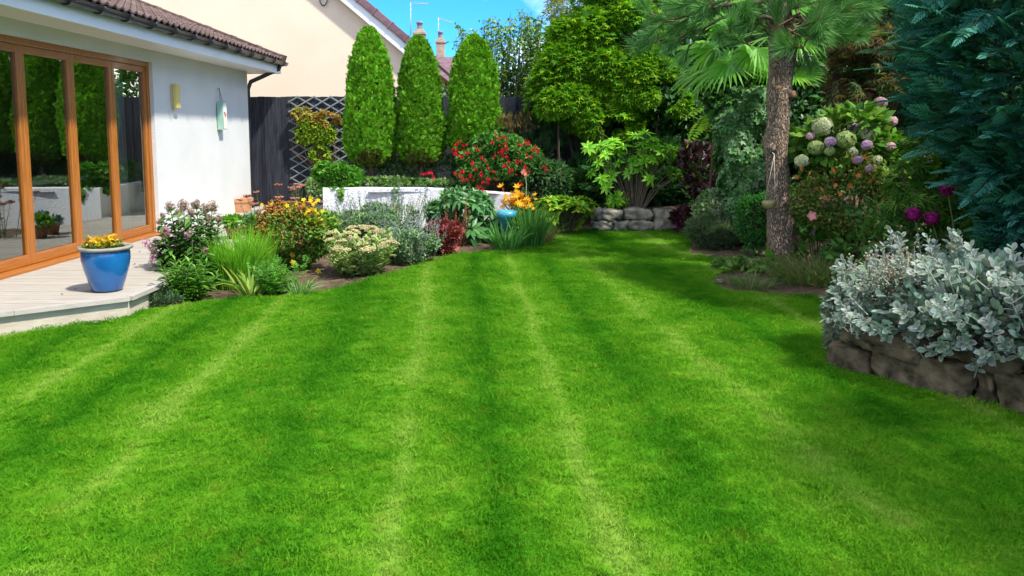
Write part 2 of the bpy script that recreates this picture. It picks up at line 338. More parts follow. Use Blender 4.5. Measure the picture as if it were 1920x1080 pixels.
def lawn_grass():
    hid = bpy.data.collections.new('turf_tufts')
    for v in range(8):
        cl = Cloud(); n = 150; a = rng.random(n)*6.283; rr = .075*np.sqrt(rng.random(n)); b = np.stack([rr*np.cos(a), rr*np.sin(a), np.zeros(n)], 1)
        ln = .012+.017*rng.random(n)**1.5; d = unit(rdir(n)*[.9, .9, .25]+[0, 0, 1.0]); bend = rdir(n)*[1, 1, 0]*.5
        P = np.stack([b, b+d*ln[:, None]*.55, b+unit(d+bend)*ln[:, None]], 1)
        cl.ribbon(P, np.array([.0031, .0026, .0005])*(.8+.5*rng.random((n, 1))), (1, 1, 1), unit(np.cross(d, rdir(n))))
        hid.objects.link(bpy.data.objects.new('tuft', cl.mesh('tuft', GRASS)))
    st = .052; X, Y = np.meshgrid(np.arange(-5.6, 3.4, st), np.arange(1.9, 11.8, st)); P = np.stack([X.ravel(), Y.ravel()], 1)+rng.uniform(-.026, .026, (X.size, 2))
    P = P[inside(P, lawn_poly)]; P = P[np.abs(P[:, 0]+.05) < P[:, 1]*.68+.7]; n = len(P)
    s = np.cos((P[:, 0]+.09*P[:, 1]-.63)*2*math.pi)
    rot = np.stack([R(-9)*s+R(9)*rng.normal(size=n), R(9)*rng.normal(size=n), rng.random(n)*.7-.35], 1)
    me = bpy.data.meshes.new('lawn_grass'); me.vertices.add(n); me.vertices.foreach_set('co', np.concatenate([P, np.full((n, 1), -.002)], 1).astype(np.float32).ravel())
    a = me.attributes.new('rot', 'FLOAT_VECTOR', 'POINT'); a.data.foreach_set('vector', rot.astype(np.float32).ravel())
    a = me.attributes.new('sc', 'FLOAT', 'POINT'); a.data.foreach_set('value', (.6+.6*rng.random(n)**1.4+.25*(np.sin(P[:, 0]*9+3*np.sin(P[:, 1]*5))*np.sin(P[:, 1]*7)>.6)*rng.random(n)).astype(np.float32))
    a = me.attributes.new('vid', 'INT', 'POINT'); a.data.foreach_set('value', rng.integers(0, 8, n).astype(np.int32))
    me.update(); me.materials.append(GRASS); o = put('lawn_grass', me); tag(o, 'short mown green lawn grass with pale and dark stripes', 'grass', kind='stuff')
    ng = bpy.data.node_groups.new('turf', 'GeometryNodeTree')
    ng.interface.new_socket('Geometry', in_out='INPUT', socket_type='NodeSocketGeometry'); ng.interface.new_socket('Geometry', in_out='OUTPUT', socket_type='NodeSocketGeometry')
    N, L = ng.nodes.new, ng.links.new; gi, go = N('NodeGroupInput'), N('NodeGroupOutput')
    ci = N('GeometryNodeCollectionInfo'); ci.inputs['Collection'].default_value = hid; ci.inputs['Separate Children'].default_value = True; ci.inputs['Reset Children'].default_value = True
    ip = N('GeometryNodeInstanceOnPoints'); ip.inputs['Pick Instance'].default_value = True
    def na(nm, ty):
        q = N('GeometryNodeInputNamedAttribute'); q.data_type = ty; q.inputs[0].default_value = nm; return q.outputs[0]
    L(gi.outputs[0], ip.inputs['Points']); L(ci.outputs[0], ip.inputs['Instance']); L(na('vid', 'INT'), ip.inputs['Instance Index'])
    L(na('rot', 'FLOAT_VECTOR'), ip.inputs['Rotation']); L(na('sc', 'FLOAT'), ip.inputs['Scale']); L(ip.outputs[0], go.inputs[0])
    md = o.modifiers.new('turf', 'NODES'); md.node_group = ng
lawn_grass()
def mound(name, poly, zfun, step=.12, m=soil):
    """an uneven sheet of soil inside an outline"""
    xs = [p[0] for p in poly]; ys = [p[1] for p in poly]; nx = int((max(xs)-min(xs))/step)+2; ny = int((max(ys)-min(ys))/step)+2
    vs = [(min(xs)+i*step, min(ys)+j*step) for j in range(ny) for i in range(nx)]; ok = inside(np.array(vs), poly)
    fs = [(j*nx+i, j*nx+i+1, (j+1)*nx+i+1, (j+1)*nx+i) for j in range(ny-1) for i in range(nx-1) if ok[j*nx+i] or ok[j*nx+i+1] or ok[(j+1)*nx+i] or ok[(j+1)*nx+i+1]]
    return tag(put(name, mesh(name, [(x, y, zfun(x, y)+rng.normal()*.007) for x, y in vs], fs, m, True)), kind='structure')
bed_l = [(p.x, p.y) for p in edge[:16]]+[(1.2, 13.9), (-3.05, 13.9), (-3.05, 5.95)]
mound('flower_bed', bed_l, lambda x, y: -.012+.0*x)
bed_r = [(p.x, p.y) for p in edge[16:]]+[(7.5, 3.5), (7.5, 14.2), (1.2, 14.2)]
def zr(x, y):
    return -.012 + .3*max(0, min(1, (y-11.45)/.3)) + .32*max(0, min(1, (x-2.6)/.8))*max(0, min(1, (8-y)/1.5)) + .14*max(0, min(1, (x-3.2)/1.2))
mound('planting_bed', bed_r, zr, .15)

# ================================================================== deck
wood_deck = mat('deck_board', (.35, .315, .26), (.44, .40, .335), 5, .75, .25, 30, .3, vary=.07, stretch=(1, 9, 1))
deck_side = mat('deck_riser', (.44, .38, .27), (.56, .49, .37), 6, .8, .2, 30, stretch=(1, 1, 5))
deck_poly = [(WX-.01, 4.72), (-3.69, 5.50), (-3.09, 5.99), (-3.09, 11.8), (-3.09, 13.85), (WX-.01, 13.85)]
deck = thing('deck', 'pale grey timber deck along the bungalow', None, (-4, 8, 0)); deck['kind'] = 'structure'; del deck['label']
def clipx(y0, y1):
    def xr(y):
        if y < 5.50: return WX-.01+(y-4.72)/(5.50-4.72)*(-3.69-WX+.01)
        if y < 5.99: return -3.69+(y-5.50)/.49*.60
        return -3.09
    return xr(y0), xr(y1)
y = 4.76
while y < 13.85:
    y1 = min(y+.136, 13.85); a, b = clipx(y, y1); a -= .018; b -= .018
    poly = [(WX, y), (a, y), (b, y1), (WX, y1)]
    if y < 5.5 < y1: poly = [(WX, y), (a, y), (-3.708, 5.5), (b, y1), (WX, y1)]
    elif y < 5.99 < y1: poly = [(WX, y), (a, y), (-3.108, 5.99), (b, y1), (WX, y1)]
    put('deck_board', prism('deck_board', poly, DZ-.024, DZ+random.uniform(-.0012, .0012), wood_deck), deck); y += .142
def along(name, a, b, wd, z0, z1, m, off=0, parent=None, bev=.003):
    a, b = Vector((*a, 0)), Vector((*b, 0)); d = (b-a).normalized(); n = Vector((d.y, -d.x, 0))
    p = [a+n*off, b+n*off, b+n*(off-wd), a+n*(off-wd)]
    return put(name, prism(name, p, z0, z1, m, bev), parent)
nose = mat('deck_edge', (.37, .335, .28), (.45, .41, .35), 4, .7, .2, 30)
E = [(WX, 4.72), (-4.1, 5.155), (-3.69, 5.50), (-3.09, 5.99), (-3.09, 7.6), (-3.09, 9.6), (-3.09, 11.78)]
for i in range(len(E)-1):
    d = (Vector(E[i+1])-Vector(E[i])).normalized()*.0015
    along('edge_board', Vector(E[i])+d, Vector(E[i+1])-d, .055, DZ-.03, DZ+.004, nose, .03, deck)
    along('riser_board', E[i], E[i+1], .02, -.05, DZ-.03, deck_side, -.012, deck, 0)

# ================================================================== bungalow
render_w = mat('white_render', (.60, .61, .575), (.67, .68, .65), 1.3, .85, .35, 55, .2)
white_p = mat('white_upvc', (.76, .78, .76), (.82, .83, .82), 2, .45, 0, 10, .4)
timber = mat('orange_timber', (.29, .095, .011), (.42, .145, .02), 3.5, .42, .12, 60, .45, .25, .05, (18, 18, 1.2))
timber_h = mat('orange_timber_rail', (.29, .095, .011), (.42, .145, .02), 3.5, .42, .12, 60, .45, .25, .05, (18, 1.2, 18))
tile_m = mat('roof_tile', (.07, .045, .035), (.20, .14, .12), 9, .9, .6, 50, .2, 0, .22)
pipe_m = mat('dark_gutter', (.02, .022, .027), (.035, .038, .045), 4, .3, 0, 10, .5)
inner = mat('room_plaster', (.36, .35, .32), (.42, .40, .37), 2, .9); rfloor = mat('room_floor', (.24, .22, .19), (.30, .28, .24), 3, .4)
def glassmat():
    m, t, b = nodes('window_glass'); L, N = t.links.new, t.nodes.new
    f = N('ShaderNodeFresnel'); f.inputs[0].default_value = 1.52; k = N('ShaderNodeMath'); k.operation = 'MULTIPLY_ADD'; k.inputs[1].default_value = 3.0; k.inputs[2].default_value = .06; k.use_clamp = True
    tr = N('ShaderNodeBsdfTransparent'); tr.inputs[0].default_value = (.72, .78, .74, 1); gl = N('ShaderNodeBsdfGlossy'); gl.inputs['Roughness'].default_value = .004; gl.inputs[0].default_value = (.95, 1, .97, 1)
    ms = N('ShaderNodeMixShader'); L(f.outputs[0], k.inputs[0]); L(k.outputs[0], ms.inputs[0]); L(tr.outputs[0], ms.inputs[1]); L(gl.outputs[0], ms.inputs[2]); L(ms.outputs[0], t.nodes['Material Output'].inputs[0])
    return m
GLASS = glassmat()
H = thing('bungalow', 'white rendered bungalow with orange timber glazed doors and brown tiled roof', 'house', (WX, 9, 0))
DY0, DY1, DZ0, DZ1 = 9.82-.835*6, 9.82, .19, 2.34
put('wall', boxes('wall', [((WX-.28, 2.5, -.1), (WX, DY0, 2.62)), ((WX-.28, DY0, DZ1), (WX, DY1, 2.62)), ((WX-.28, DY1, -.1), (WX, 13.25, 2.62))], render_w), H)
put('gable_wall', mesh('gable_wall', [(WX-.28, 13.249, -.1), (WX-7, 13.249, -.1), (WX-7, 13.249, 4.3), (WX-3.8, 13.249, 4.3), (WX-.28, 13.249, 2.62)], [(0, 1, 2, 3, 4)], render_w), H)
put('sill', boxes('sill', [((WX-.2, DY0-.02, .15), (WX+.05, DY1+.005, .192))], timber_h, .006), H)
fr = boxes('door_frame', [((WX-.14, DY0, DZ1-.06), (WX-.045, DY1, DZ1)), ((WX-.14, DY0, DZ0), (WX-.045, DY0+.05, DZ1-.06)), ((WX-.14, DY1-.06, DZ0), (WX-.045, DY1, DZ1-.06))], timber, .005)
put('door_frame', fr, H)
wd_ = (DY1-.06-DY0-.05)/6
for i in range(6):
    a = DY0+.05+wd_*i; b = a+wd_; z0, z1 = DZ0+.004, DZ1-.062; f = .062; x0, x1 = WX-.13, WX-.06
    p = put('door_panel', boxes('door_panel', [((x0, a+.002, z0), (x1, a+f, z1)), ((x0, b-f, z0), (x1, b-.002, z1))], timber, .006), H)
    put('rail', boxes('rail', [((x0+.002, a+f, z0), (x1-.003, b-f, z0+.10))], timber_h, .005), p)
    put('rail', boxes('rail', [((x0+.002, a+f, z1-.075), (x1-.003, b-f, z1))], timber_h, .005), p)
    put('glass_pane', mesh('glass_pane', [(WX-.09, a+f-.01, z0+.09), (WX-.09, b-f+.01, z0+.09), (WX-.09, b-f+.01, z1-.065), (WX-.09, a+f-.01, z1-.065)], [(0, 1, 2, 3)], GLASS), p)
    if i in (4, 5): put('blind_cord', tube('blind_cord', [(WX-.19, a+.2, z1), (WX-.19, a+.2, 1.0), (WX-.19, a+.23, .98), (WX-.19, a+.24, z1)], .003, white_p, 5), p)
# the room behind the glass
put('room_floor', boxes('room_floor', [((-10, 3.6, .1), (WX-.14, 13.2, .188))], rfloor), H)
put('room_wall', boxes('room_wall', [((-10.1, 3.5, .1), (-10, 13.2, 2.6)), ((-10, 3.5, .19), (WX-.28, 3.6, 2.6)), ((-10, 10.05, .19), (WX-.285, 10.15, 2.6))], inner), H)
put('ceiling', boxes('ceiling', [((-10, 3.6, 2.55), (WX-.285, 13.2, 2.6))], inner), H)
put('curtain', mesh('curtain', [(WX-.33-.03*math.sin(k*1.3), 9.42+.014*k, z) for k in range(22) for z in (.22, 2.45)], [(2*k, 2*k+2, 2*k+3, 2*k+1) for k in range(21)], mat('curtain_cloth', (.72, .72, .66), None, rough=.9), True), H)
tb = thing('dining_table', 'white table standing inside the room behind the glass doors', 'table', (-6.1, 10, .19))
tw = mat('white_table', (.7, .7, .68), None, rough=.5)
put('tabletop', boxes('tabletop', [((-6.75, 8.4, .88), (-5.35, 9.9, .93))], tw, .006), tb)
for x in (-6.65, -5.5):
    for yy in (8.5, 9.75): put('leg', boxes('leg', [((x, yy, .19), (x+.07, yy+.07, .88))], tw), tb)
# eaves: soffit, fascia, gutter
FX = -4.17
put('soffit', boxes('soffit', [((WX-.05, 2.5, 2.492), (FX-.02, 13.66, 2.515))], white_p), H)
put('fascia', boxes('fascia', [((FX-.02, 2.5, 2.485), (FX, 13.68, 2.675))], white_p, .003), H)
put('bargeboard', boxes('bargeboard', [((WX-.3, 13.66, 2.486), (FX-.021, 13.68, 2.74))], white_p), H)
gv, gf = [], []
pr = [(FX+.062+.056*math.cos(t), 2.675+.056*math.sin(t)) for t in np.linspace(math.pi, 2*math.pi, 11)]
pr = [(pr[0][0], 2.685)]+pr+[(pr[-1][0]+.006, 2.681)]+[(FX+.062+.05*math.cos(t), 2.677+.05*math.sin(t)) for t in np.linspace(2*math.pi, math.pi, 9)]
for yy in (2.5, 13.74):
    for x, z in pr: gv.append((x, yy, z))
k = len(pr)
for i in range(k-1): gf.append((i, i+1, k+i+1, k+i))
gf += [tuple(range(k, 2*k))]
put('gutter', mesh('gutter', gv, gf, pipe_m, True), H)
bp_ = [(FX+.062+.064*math.cos(t), 2.674+.066*math.sin(t)) for t in np.linspace(math.pi, 2*math.pi+.1, 12)]
def bracket():
    vs = []; fs = []
    for yy in (-.02, .02):
        for q in (0, 1):
            for t in np.linspace(math.pi, 2*math.pi+.15, 12): r = .059+.012*q; vs.append((.062+r*math.cos(t), yy, r*math.sin(t)))
    for i in range(11):
        a, b, c, d = i, 12+i, 24+i, 36+i; fs += [(a, a+1, c+1, c), (b, d, d+1, b+1), (a, b, b+1, a+1), (c, c+1, d+1, d)]
    return mesh('gutter_bracket', vs, fs, pipe_m)
bk = bracket()
for i in range(17): put('gutter_bracket', bk, H, (FX, 5.0+.535*i, 2.676), (0, 0, 0), (1, 1.6 if i in (6, 12) else 1, 1))
put('downpipe', tube('downpipe', [(FX+.05, 13.5, 2.63), (FX+.02, 13.5, 2.56), (FX-.25, 13.42, 2.42), (WX+.02, 13.36, 2.33), (WX-.02, 13.33, 2.2), (WX-.03, 13.33, .1)], .036, pipe_m, 12), H)
# roof: tiles in courses, seen at a low angle
RP = math.atan(.385); rs, rc = math.sin(RP), math.cos(RP); GA, TWD = .315, .30
def tilemesh():
    vs, fs = [], []; n = 12
    def prof(u): return .036*max(0, math.cos((u*2 % 1-.5)*math.pi*2))**.8+.004
    for row, (s, dz) in enumerate(((0, .026), (GA+.05, .0))):
        for i in range(n+1): vs.append((-s, (i/n-.5)*TWD*.992, prof(i/n)+dz))
    for i in range(n+1): vs.append((.0, (i/n-.5)*TWD*.992, prof(i/n)+.004))
    for i in range(n):
        fs.append((i, i+1, n+2+i, n+1+i)); fs.append((2*n+2+i, 2*n+3+i, i+1, i))
    return mesh('roof_tile', vs, fs, tile_m)
tm_ = tilemesh(); EX, EZ = FX+.045, 2.705
for c in range(9):
    for j in range(32):
        yy = 13.62-TWD*(j+.5)
        if yy < 4.2+.28*c and c > 3: continue
        put('roof_tile', tm_, H, (EX-c*GA*rc+random.uniform(-.004, .004), yy, EZ+c*GA*rs), (random.uniform(-.006, .006), RP, 0))
put('roof_deck', mesh('roof_deck', [(EX-.1, 2.5, EZ+.005), (EX-.1, 13.6, EZ+.005), (EX-.1-7*rc, 13.6, EZ+7*rs+.005), (EX-.1-7*rc, 2.5, EZ+7*rs+.005)], [(0, 1, 2, 3)], tile_m), H)
vt = boxes('verge_tile', [((-.485, -.11, -.055), (0, -.085, .06)), ((-.485, -.085, .035), (0, .075, .062)), ((-.485, .05, -.12), (0, .075, .035)), ((-.04, -.118, -.06), (.012, .083, .07))], tile_m, .006)
for c in range(13): put('verge_tile', vt, H, (EX+.02-c*.465*rc, 13.67, EZ+.035+c*.465*rs), (0, RP, 0))

# ================================================================== neighbouring house, far house
cream = mat('cream_render', (.76, .59, .42), (.82, .65, .48), .9, .9, .2, 40, .15)
purple = mat('purple_tile', (.13, .075, .085), (.21, .13, .14), 6, .85, .4, 40, .2, 0, .12)
NY = 17.0
NHs = thing('gabled_house', 'cream rendered gable of a neighbouring house with white bargeboard behind the fence', 'house', (-7, NY, 0))
ez, rx_, ax, sl = 3.12, -2.25, -7.0, .84
az = ez+(rx_-ax)*sl; lx = 2*ax-rx_
put('wall', mesh('wall', [(rx_, NY, -.05), (lx, NY, -.05), (lx, NY, ez), (ax, NY, az), (rx_, NY, ez), (rx_, NY+9, -.05), (rx_, NY+9, ez), (lx, NY+9, -.05), (lx, NY+9, ez)], [(0, 1, 2, 3, 4), (0, 4, 6, 5), (1, 7, 8, 2)], cream), NHs)
an = math.atan(sl)
for sg in (1, -1):
    ln = (rx_-ax+.3)/math.cos(an)
    b_ = put('bargeboard', boxes('bargeboard', [((0, -.035, -.24), (ln, 0, 0))], white_p), NHs, (ax, NY-.16, az+.17), (0, an if sg > 0 else math.pi-an, 0), (1, 1, 1 if sg > 0 else -1))
    put('verge_soffit', boxes('verge_soffit', [((0, 0, -.06), (ln, .16, -.03))], white_p), NHs, (ax, NY-.158, az+.17), (0, an if sg > 0 else math.pi-an, 0), (1, 1, 1 if sg > 0 else -1))
    put('roof', boxes('roof', [((0, .02, 0), (ln+.1, 9.3, .07))], purple), NHs, (ax, NY-.16, az+.17), (0, an if sg > 0 else math.pi-an, 0), (1, 1, 1 if sg > 0 else -1))
vt2 = boxes('verge_tile', [((0, -.1, -.05), (.425, .16, .115)), ((.395, -.112, -.06), (.44, .17, .125))], purple, .012)
for i in range(15): put('verge_tile', vt2, NHs, (ax+(.43*i)*math.cos(an)-.03, NY-.15, az+.2-(.43*i)*math.sin(an)), (0, an, 0))
put('cable', tube('cable', [at(599, -14, 16.97), at(600, 4, 16.97), at(604, 10, 16.96), at(609, 10, 16.96), at(613, 4, 16.97), at(614, -14, 16.97)], .012, mat('black_cable', (.03, .03, .03)), 6), NHs)
stone_c = mat('chimney_brick', (.33, .24, .17), (.48, .38, .28), 6, .9, .5, 30); zinc = mat('chimney_pot', (.17, .17, .19), (.26, .26, .28), 5, .6)
FYy = 30.0
FH = thing('distant_house', 'distant house with purple tiled roof, two chimneys and aerials behind the trees', 'house', (-3.6, FYy, 0))
put('wall', boxes('wall', [((-8, FYy, 0), (-1.4, FYy+6, 2.9))], cream), FH)
put('roof', mesh('roof', [(-8.3, FYy-.3, 2.85), (-1.2, FYy-.3, 2.85), (-1.9, FYy+3, 4.65), (-8.3, FYy+3, 4.65), (-1.2, FYy+6.3, 2.85), (-8.3, FYy+6.3, 2.85)], [(0, 1, 2, 3), (1, 4, 2), (4, 5, 3, 2)], purple), FH)
aer = mat('aerial_metal', (.5, .52, .55), None, rough=.4)
def chimney(px, ytop, ycap, wpx, Yc, zb, aerial):
    c = at(px, ycap, Yc); hw = wpx/2/FPX*Yc
    ch = put('chimney', boxes('chimney', [((c.x-hw, Yc-hw, zb), (c.x+hw, Yc+hw, c.z-.12)), ((c.x-hw*1.22, Yc-hw*1.22, c.z-.12), (c.x+hw*1.22, Yc+hw*1.22, c.z)), ((c.x-hw*.8, Yc-hw*.8, c.z), (c.x+hw*.8, Yc+hw*.8, c.z+.1))], stone_c, .015), FH)
    h = zat(ytop, Yc)-c.z
    put('chimney_pot', lathe('chimney_pot', [(hw*.62, c.z+.05), (hw*.55, c.z+h*.5), (hw*.52, c.z+h*.75), (hw*.68, c.z+h*.78), (hw*.68, c.z+h*.9), (hw*.5, c.z+h)], zinc, 14, c.x, Yc), ch)
    (ax0, ay0), (bx, by), (cx_, cy_) = aerial
    p0, p1, p2 = at(ax0, ay0, Yc), at(bx, by, Yc), at(cx_, cy_, Yc)
    put('aerial_mast', tube('aerial_mast', [p0, p1], .022, aer, 6), FH)
    b = put('aerial_boom', tube('aerial_boom', [p1+Vector((-.05, 0, -.04)), p2], .014, aer, 6), FH)
    for k in range(8):
        q = p1.lerp(p2, k/7); put('aerial_rod', tube('aerial_rod', [q+Vector((0, -.22, .0)), q+Vector((0, .22, 0))], .01, aer, 4), b)
chimney(787, 40, 60, 19, FYy+3, 4.2, ((770, 66), (770, 5), (803, 7)))
chimney(826, 58, 76, 15, FYy+4, 4.0, ((822, 80), (822, 33), (851, 43)))

# ================================================================== fence and trellis
fence_m = mat('black_stained_board', (.010, .011, .016), (.036, .039, .052), 3, .62, .5, 40, .35, 0, .35, (9, 9, .8))
F = thing('board_fence', 'black stained close-boarded timber fence across the back of the garden', 'fence', (0, 14, 0))
x = -5.4
while x < 7.6:
    wd = random.uniform(.098, .108); z1 = zat(181, 14)+random.uniform(-.008, .006)+(.0 if x < .6 else .15)
    put('fence_board', boxes('fence_board', [((x-.004, 14.0+random.uniform(0, .004)+(.006 if int(x*200)%2 else 0), .12), (x+wd+.004, 14.022+(.004 if int(x*200)%2 else 0), z1))], fence_m), F); x += wd
for z in (.5, 1.1, 1.8): put('fence_rail', boxes('fence_rail', [((-5.4, 14.023, z), (7.6, 14.06, z+.08))], fence_m), F)
put('gravel_board', boxes('gravel_board', [((-5.4, 13.985, -.05), (7.6, 14.03, .12))], mat('plinth', (.3, .26, .2), (.42, .37, .3), 8, .9, .4)), F)
tr_m = mat('grey_slat', (.17, .20, .20), (.26, .30, .29), 5, .8, .2, 40, vary=.08)
TR = thing('trellis', 'grey diamond lattice trellis fixed to the black fence', 'trellis', (-3.6, 13.96, .9))
x0, x1, z0, z1 = xat(548, 13.95), xat(662, 13.95), zat(352, 13.95), zat(181, 13.95)
for sg in (1, -1):
    k = -10
    while k < 24:
        c0 = z0+.172*k; seg = []
        for i in range(201):
            xx = x0+(x1-x0)*i/200; zz = c0+sg*.58*(xx-(x0 if sg > 0 else x0))
            if sg < 0: zz += .0
            if z0 <= zz <= z1: seg.append((xx, zz))
        k += 1
        if len(seg) < 12: continue
        a, b = Vector((seg[0][0], 0, seg[0][1])), Vector((seg[-1][0], 0, seg[-1][1])); L_ = (b-a).length
        yy = 13.965 if sg > 0 else 13.978
        put('trellis_slat', boxes('trellis_slat', [((-.02, -.005, -.011), (L_+.02, .005, .011))], tr_m), TR, (a.x, yy, a.z), (0, -math.atan2(b.z-a.z, b.x-a.x), 0))

# ================================================================== raised bed with white wall
RB = thing('retaining_wall', 'low white painted wall of the raised bed below the clipped conifers', 'wall', (-1.2, 11.8, 0))
wp = mat('white_painted_wall', (.74, .75, .73), (.84, .84, .82), 3, .85, .5, 35, .2)
cpts = [at(605, 353, 11.75), at(700, 353, 11.75), at(800, 354, 11.7), at(870, 357, 11.6), at(925, 363, 11.45), at(965, 372, 11.3)]
wt = [(p.x, p.y) for p in cpts]; ztop = .62
bm = bmesh.new(); th = .2; rows = []
for i, (px_, py_) in enumerate(wt):
    z = ztop-(.0 if i < 3 else .02*(i-2))
    rows.append([bm.verts.new((px_, py_, -.05)), bm.verts.new((px_, py_, z-.01)), bm.verts.new((px_, py_+.012, z)), bm.verts.new((px_, py_+th, z)), bm.verts.new((px_, py_+th, -.05))])
for a, b in zip(rows, rows[1:]):
    for k in range(4): bm.faces.new((a[k], b[k], b[k+1], a[k+1]))
bm.faces.new(rows[0]); bm.faces.new(rows[-1])
put('front_wall', bmdone('front_wall', bm, wp), RB)
put('side_wall', boxes('side_wall', [((wt[0][0], 11.951, -.05), (wt[0][0]+.2, 13.98, ztop))], wp), RB)
mound('raised_bed_soil', [(wt[0][0]+.1, 11.9), (wt[3][0], 11.75), (wt[-1][0], 11.4), (wt[-1][0]+.1, 13.9), (wt[0][0]+.1, 13.9)], lambda x, y: .56, .15)
# ================================================================== stones
stone_m = mat('weathered_stone', (.14, .12, .085), (.37, .33, .25), 7, .95, .9, 24, .15, 0, .18)
mossy = mat('mossy_stone', (.026, .022, .012), (.145, .112, .068), 13, .95, .9, 22, .15, 0, .15)
def stone(a, b, m, rough=.035, tilt=0, seed=0, ex=11):
    """a rounded uneven block filling the box a..b"""
    bm = bmesh.new(); bmesh.ops.create_cube(bm, size=2); bmesh.ops.subdivide_edges(bm, edges=bm.edges[:], cuts=9, use_grid_fill=True)
    c = (Vector(a)+Vector(b))/2; h = (Vector(b)-Vector(a))/2; r2 = random.Random(seed)
    ph = [r2.uniform(0, 6.28) for _ in range(9)]; sk = [r2.uniform(-.12, .12) for _ in range(4)]
    for v in bm.verts:
        p = v.co.copy(); l = (abs(p.x)**ex+abs(p.y)**ex+abs(p.z)**ex)**(1/ex); p /= l
        n = math.sin(p.x*3.1+ph[0])*math.sin(p.z*2.7+ph[1])+.6*math.sin(p.x*6+ph[2]+p.y*4)*math.sin(p.z*5+ph[3])+.4*math.sin(p.x*11+ph[4])*math.sin(p.z*9+p.y*8+ph[5])
        q = Vector((p.x*h.x, p.y*h.y, p.z*h.z)); q.z += sk[0]*q.x*.5; q.x += sk[1]*q.z
        n += .35*math.sin(p.x*23+ph[6]+p.y*9)*math.sin(p.z*17+ph[7])+.25*r2.uniform(-1, 1)
        v.co = q+p.normalized()*(n*rough)
    return bmdone('stone', bm, m, True), c
def rowstone(root, x0, x1, z0, z1, yf, dep, m, seed, rz=0):
    me, c = stone((x0, yf, z0), (x1, yf+dep, z1), m, .015+.05*min(x1-x0, z1-z0)*.3, 0, seed, random.choice((6, 8, 10)))
    return put('stone', me, root, c, (random.uniform(-.05, .05), random.uniform(-.06, .06), random.uniform(-.12, .12)), random.uniform(.97, 1.06))
SW = thing('rockery_wall', 'low dry stone wall of grey blocks at the far end of the lawn', 'wall', (1.9, 11.5, 0))
Y0 = 11.35
for i, (xa, ya, xb, yb) in enumerate(((1111, 393, 1132, 414), (1111, 414, 1150, 433), (1130, 394, 1168, 412), (1134, 410, 1153, 421), (1150, 414, 1178, 433), (1170, 392, 1226, 414), (1177, 415, 1226, 433),
        (1226, 394, 1272, 433), (1272, 392, 1312, 412), (1272, 412, 1300, 433), (1300, 410, 1345, 434), (1312, 392, 1350, 410))):
    a, b = at(xa, yb, Y0), at(xb, ya, Y0); rowstone(SW, a.x+.006, b.x-.006, max(-.05, a.z)+.004, b.z-.004, Y0+random.uniform(-.03, .03), .3, stone_m, 20+i)
BW = thing('boulder_wall', 'dark mossy stone retaining wall under the silver shrub', 'wall', (2.6, 4.4, 0))
d0, d1 = gd(1630, 706), gd(1920, 776); dirw = (d1-d0); Lw = dirw.length; ang = math.atan2(dirw.y, dirw.x)
for i, (s0, s1, z0, z1) in enumerate(((-.28, .0, -.05, .14), (.0, .56, -.05, .19), (.565, .66, -.05, .17), (.665, 1.12, -.05, .18), (1.13, 1.6, -.05, .2), (1.6, 2.1, -.05, .17), (-.2, .3, .145, .27), (.31, .78, .185, .30), (.80, 1.35, .175, .31), (1.36, 1.95, .185, .30))):
    me, c = stone((s0, 0, z0), (s1-.004, .4, z1-.004), mossy, .016, 0, 50+i)
    sx = (s0+s1)/2; q = d0+dirw.normalized()*sx+Vector((-math.sin(ang), math.cos(ang), 0))*(.2+random.uniform(-.02, .03)); q.z = (z0+z1)/2
    put('stone', me, BW, q, (0, 0, ang+random.uniform(-.04, .04)))
for i, (px_, py_, s) in enumerate(((1350, 530, .025), (1318, 433, .07))):
    me, c = stone((-s, -s*.7, -s*.5), (s, s*.7, s*.5), stone_m, .006, 0, 80+i)
    q = gd(px_, py_); o = put('rock', me, None, (q.x, q.y, .02)); tag(o, ['small grey rock on the bare soil patch left of the pine', 'grey rock at the right end of the low dry stone wall'][i], 'rock')

# ================================================================== things on and by the deck
def pos(px, Y, z): p = at(px, 400, Y); return Vector((p.x, Y, z))
blue = mat('blue_glaze', (.003, .08, .26), (.010, .135, .36), 5, .22, .05, 12, .5, .5)
rimm = mat('pot_rim', (.22, .2, .155), (.32, .29, .23), 9, .8, .3)
pb = gd(202, 545, DZ); pr_ = 47/FPX*pb.y
P = thing('blue_pot', 'glazed blue plant pot with pale rim standing on the deck', 'pot', pb)
hp = .375
put('body', lathe('body', [(.0, DZ+.012), (pr_*.55, DZ+.012), (pr_*.58, DZ+.02), (pr_*.70, DZ+hp*.25), (pr_*.83, DZ+hp*.5), (pr_*.905, DZ+hp*.72), (pr_*.90, DZ+hp*.86), (pr_*.87, DZ+hp*.925), (pr_*.80, DZ+hp*.95)], blue, 56, pb.x, pb.y), P)
put('rim', lathe('rim', [(pr_*.86, DZ+hp*.915), (pr_*.98, DZ+hp*.925), (pr_*1.02, DZ+hp*.95), (pr_*1.02, DZ+hp*.975), (pr_*.99, DZ+hp), (pr_*.84, DZ+hp*.995), (pr_*.80, DZ+hp*.9), (pr_*.79, DZ+hp*.85)], rimm, 56, pb.x, pb.y), P)
put('foot', lathe('foot', [(0, DZ+.001), (pr_*.53, DZ+.001), (pr_*.55, DZ+.013), (0, DZ+.013)], mat('dark_foot', (.02, .02, .02)), 32, pb.x, pb.y), P)
put('potting_soil', lathe('potting_soil', [(0, DZ+hp*.9), (pr_*.8, DZ+hp*.87)], soil, 24, pb.x, pb.y), P)
pan = thing('pansies', 'low yellow pansies growing in the blue pot', 'flowers', (pb.x, pb.y, DZ+hp*.88))
def flowermesh(nm, r, c0, c1, p=5, w=.6, cup=.25):
    cl = Cloud(); cl.add(t_flower(p, w, cup), [(0, 0, 0)], (0, 0, 1), (0, 1, 0), r, c0, c1); return cl.mesh(nm, PETAL)
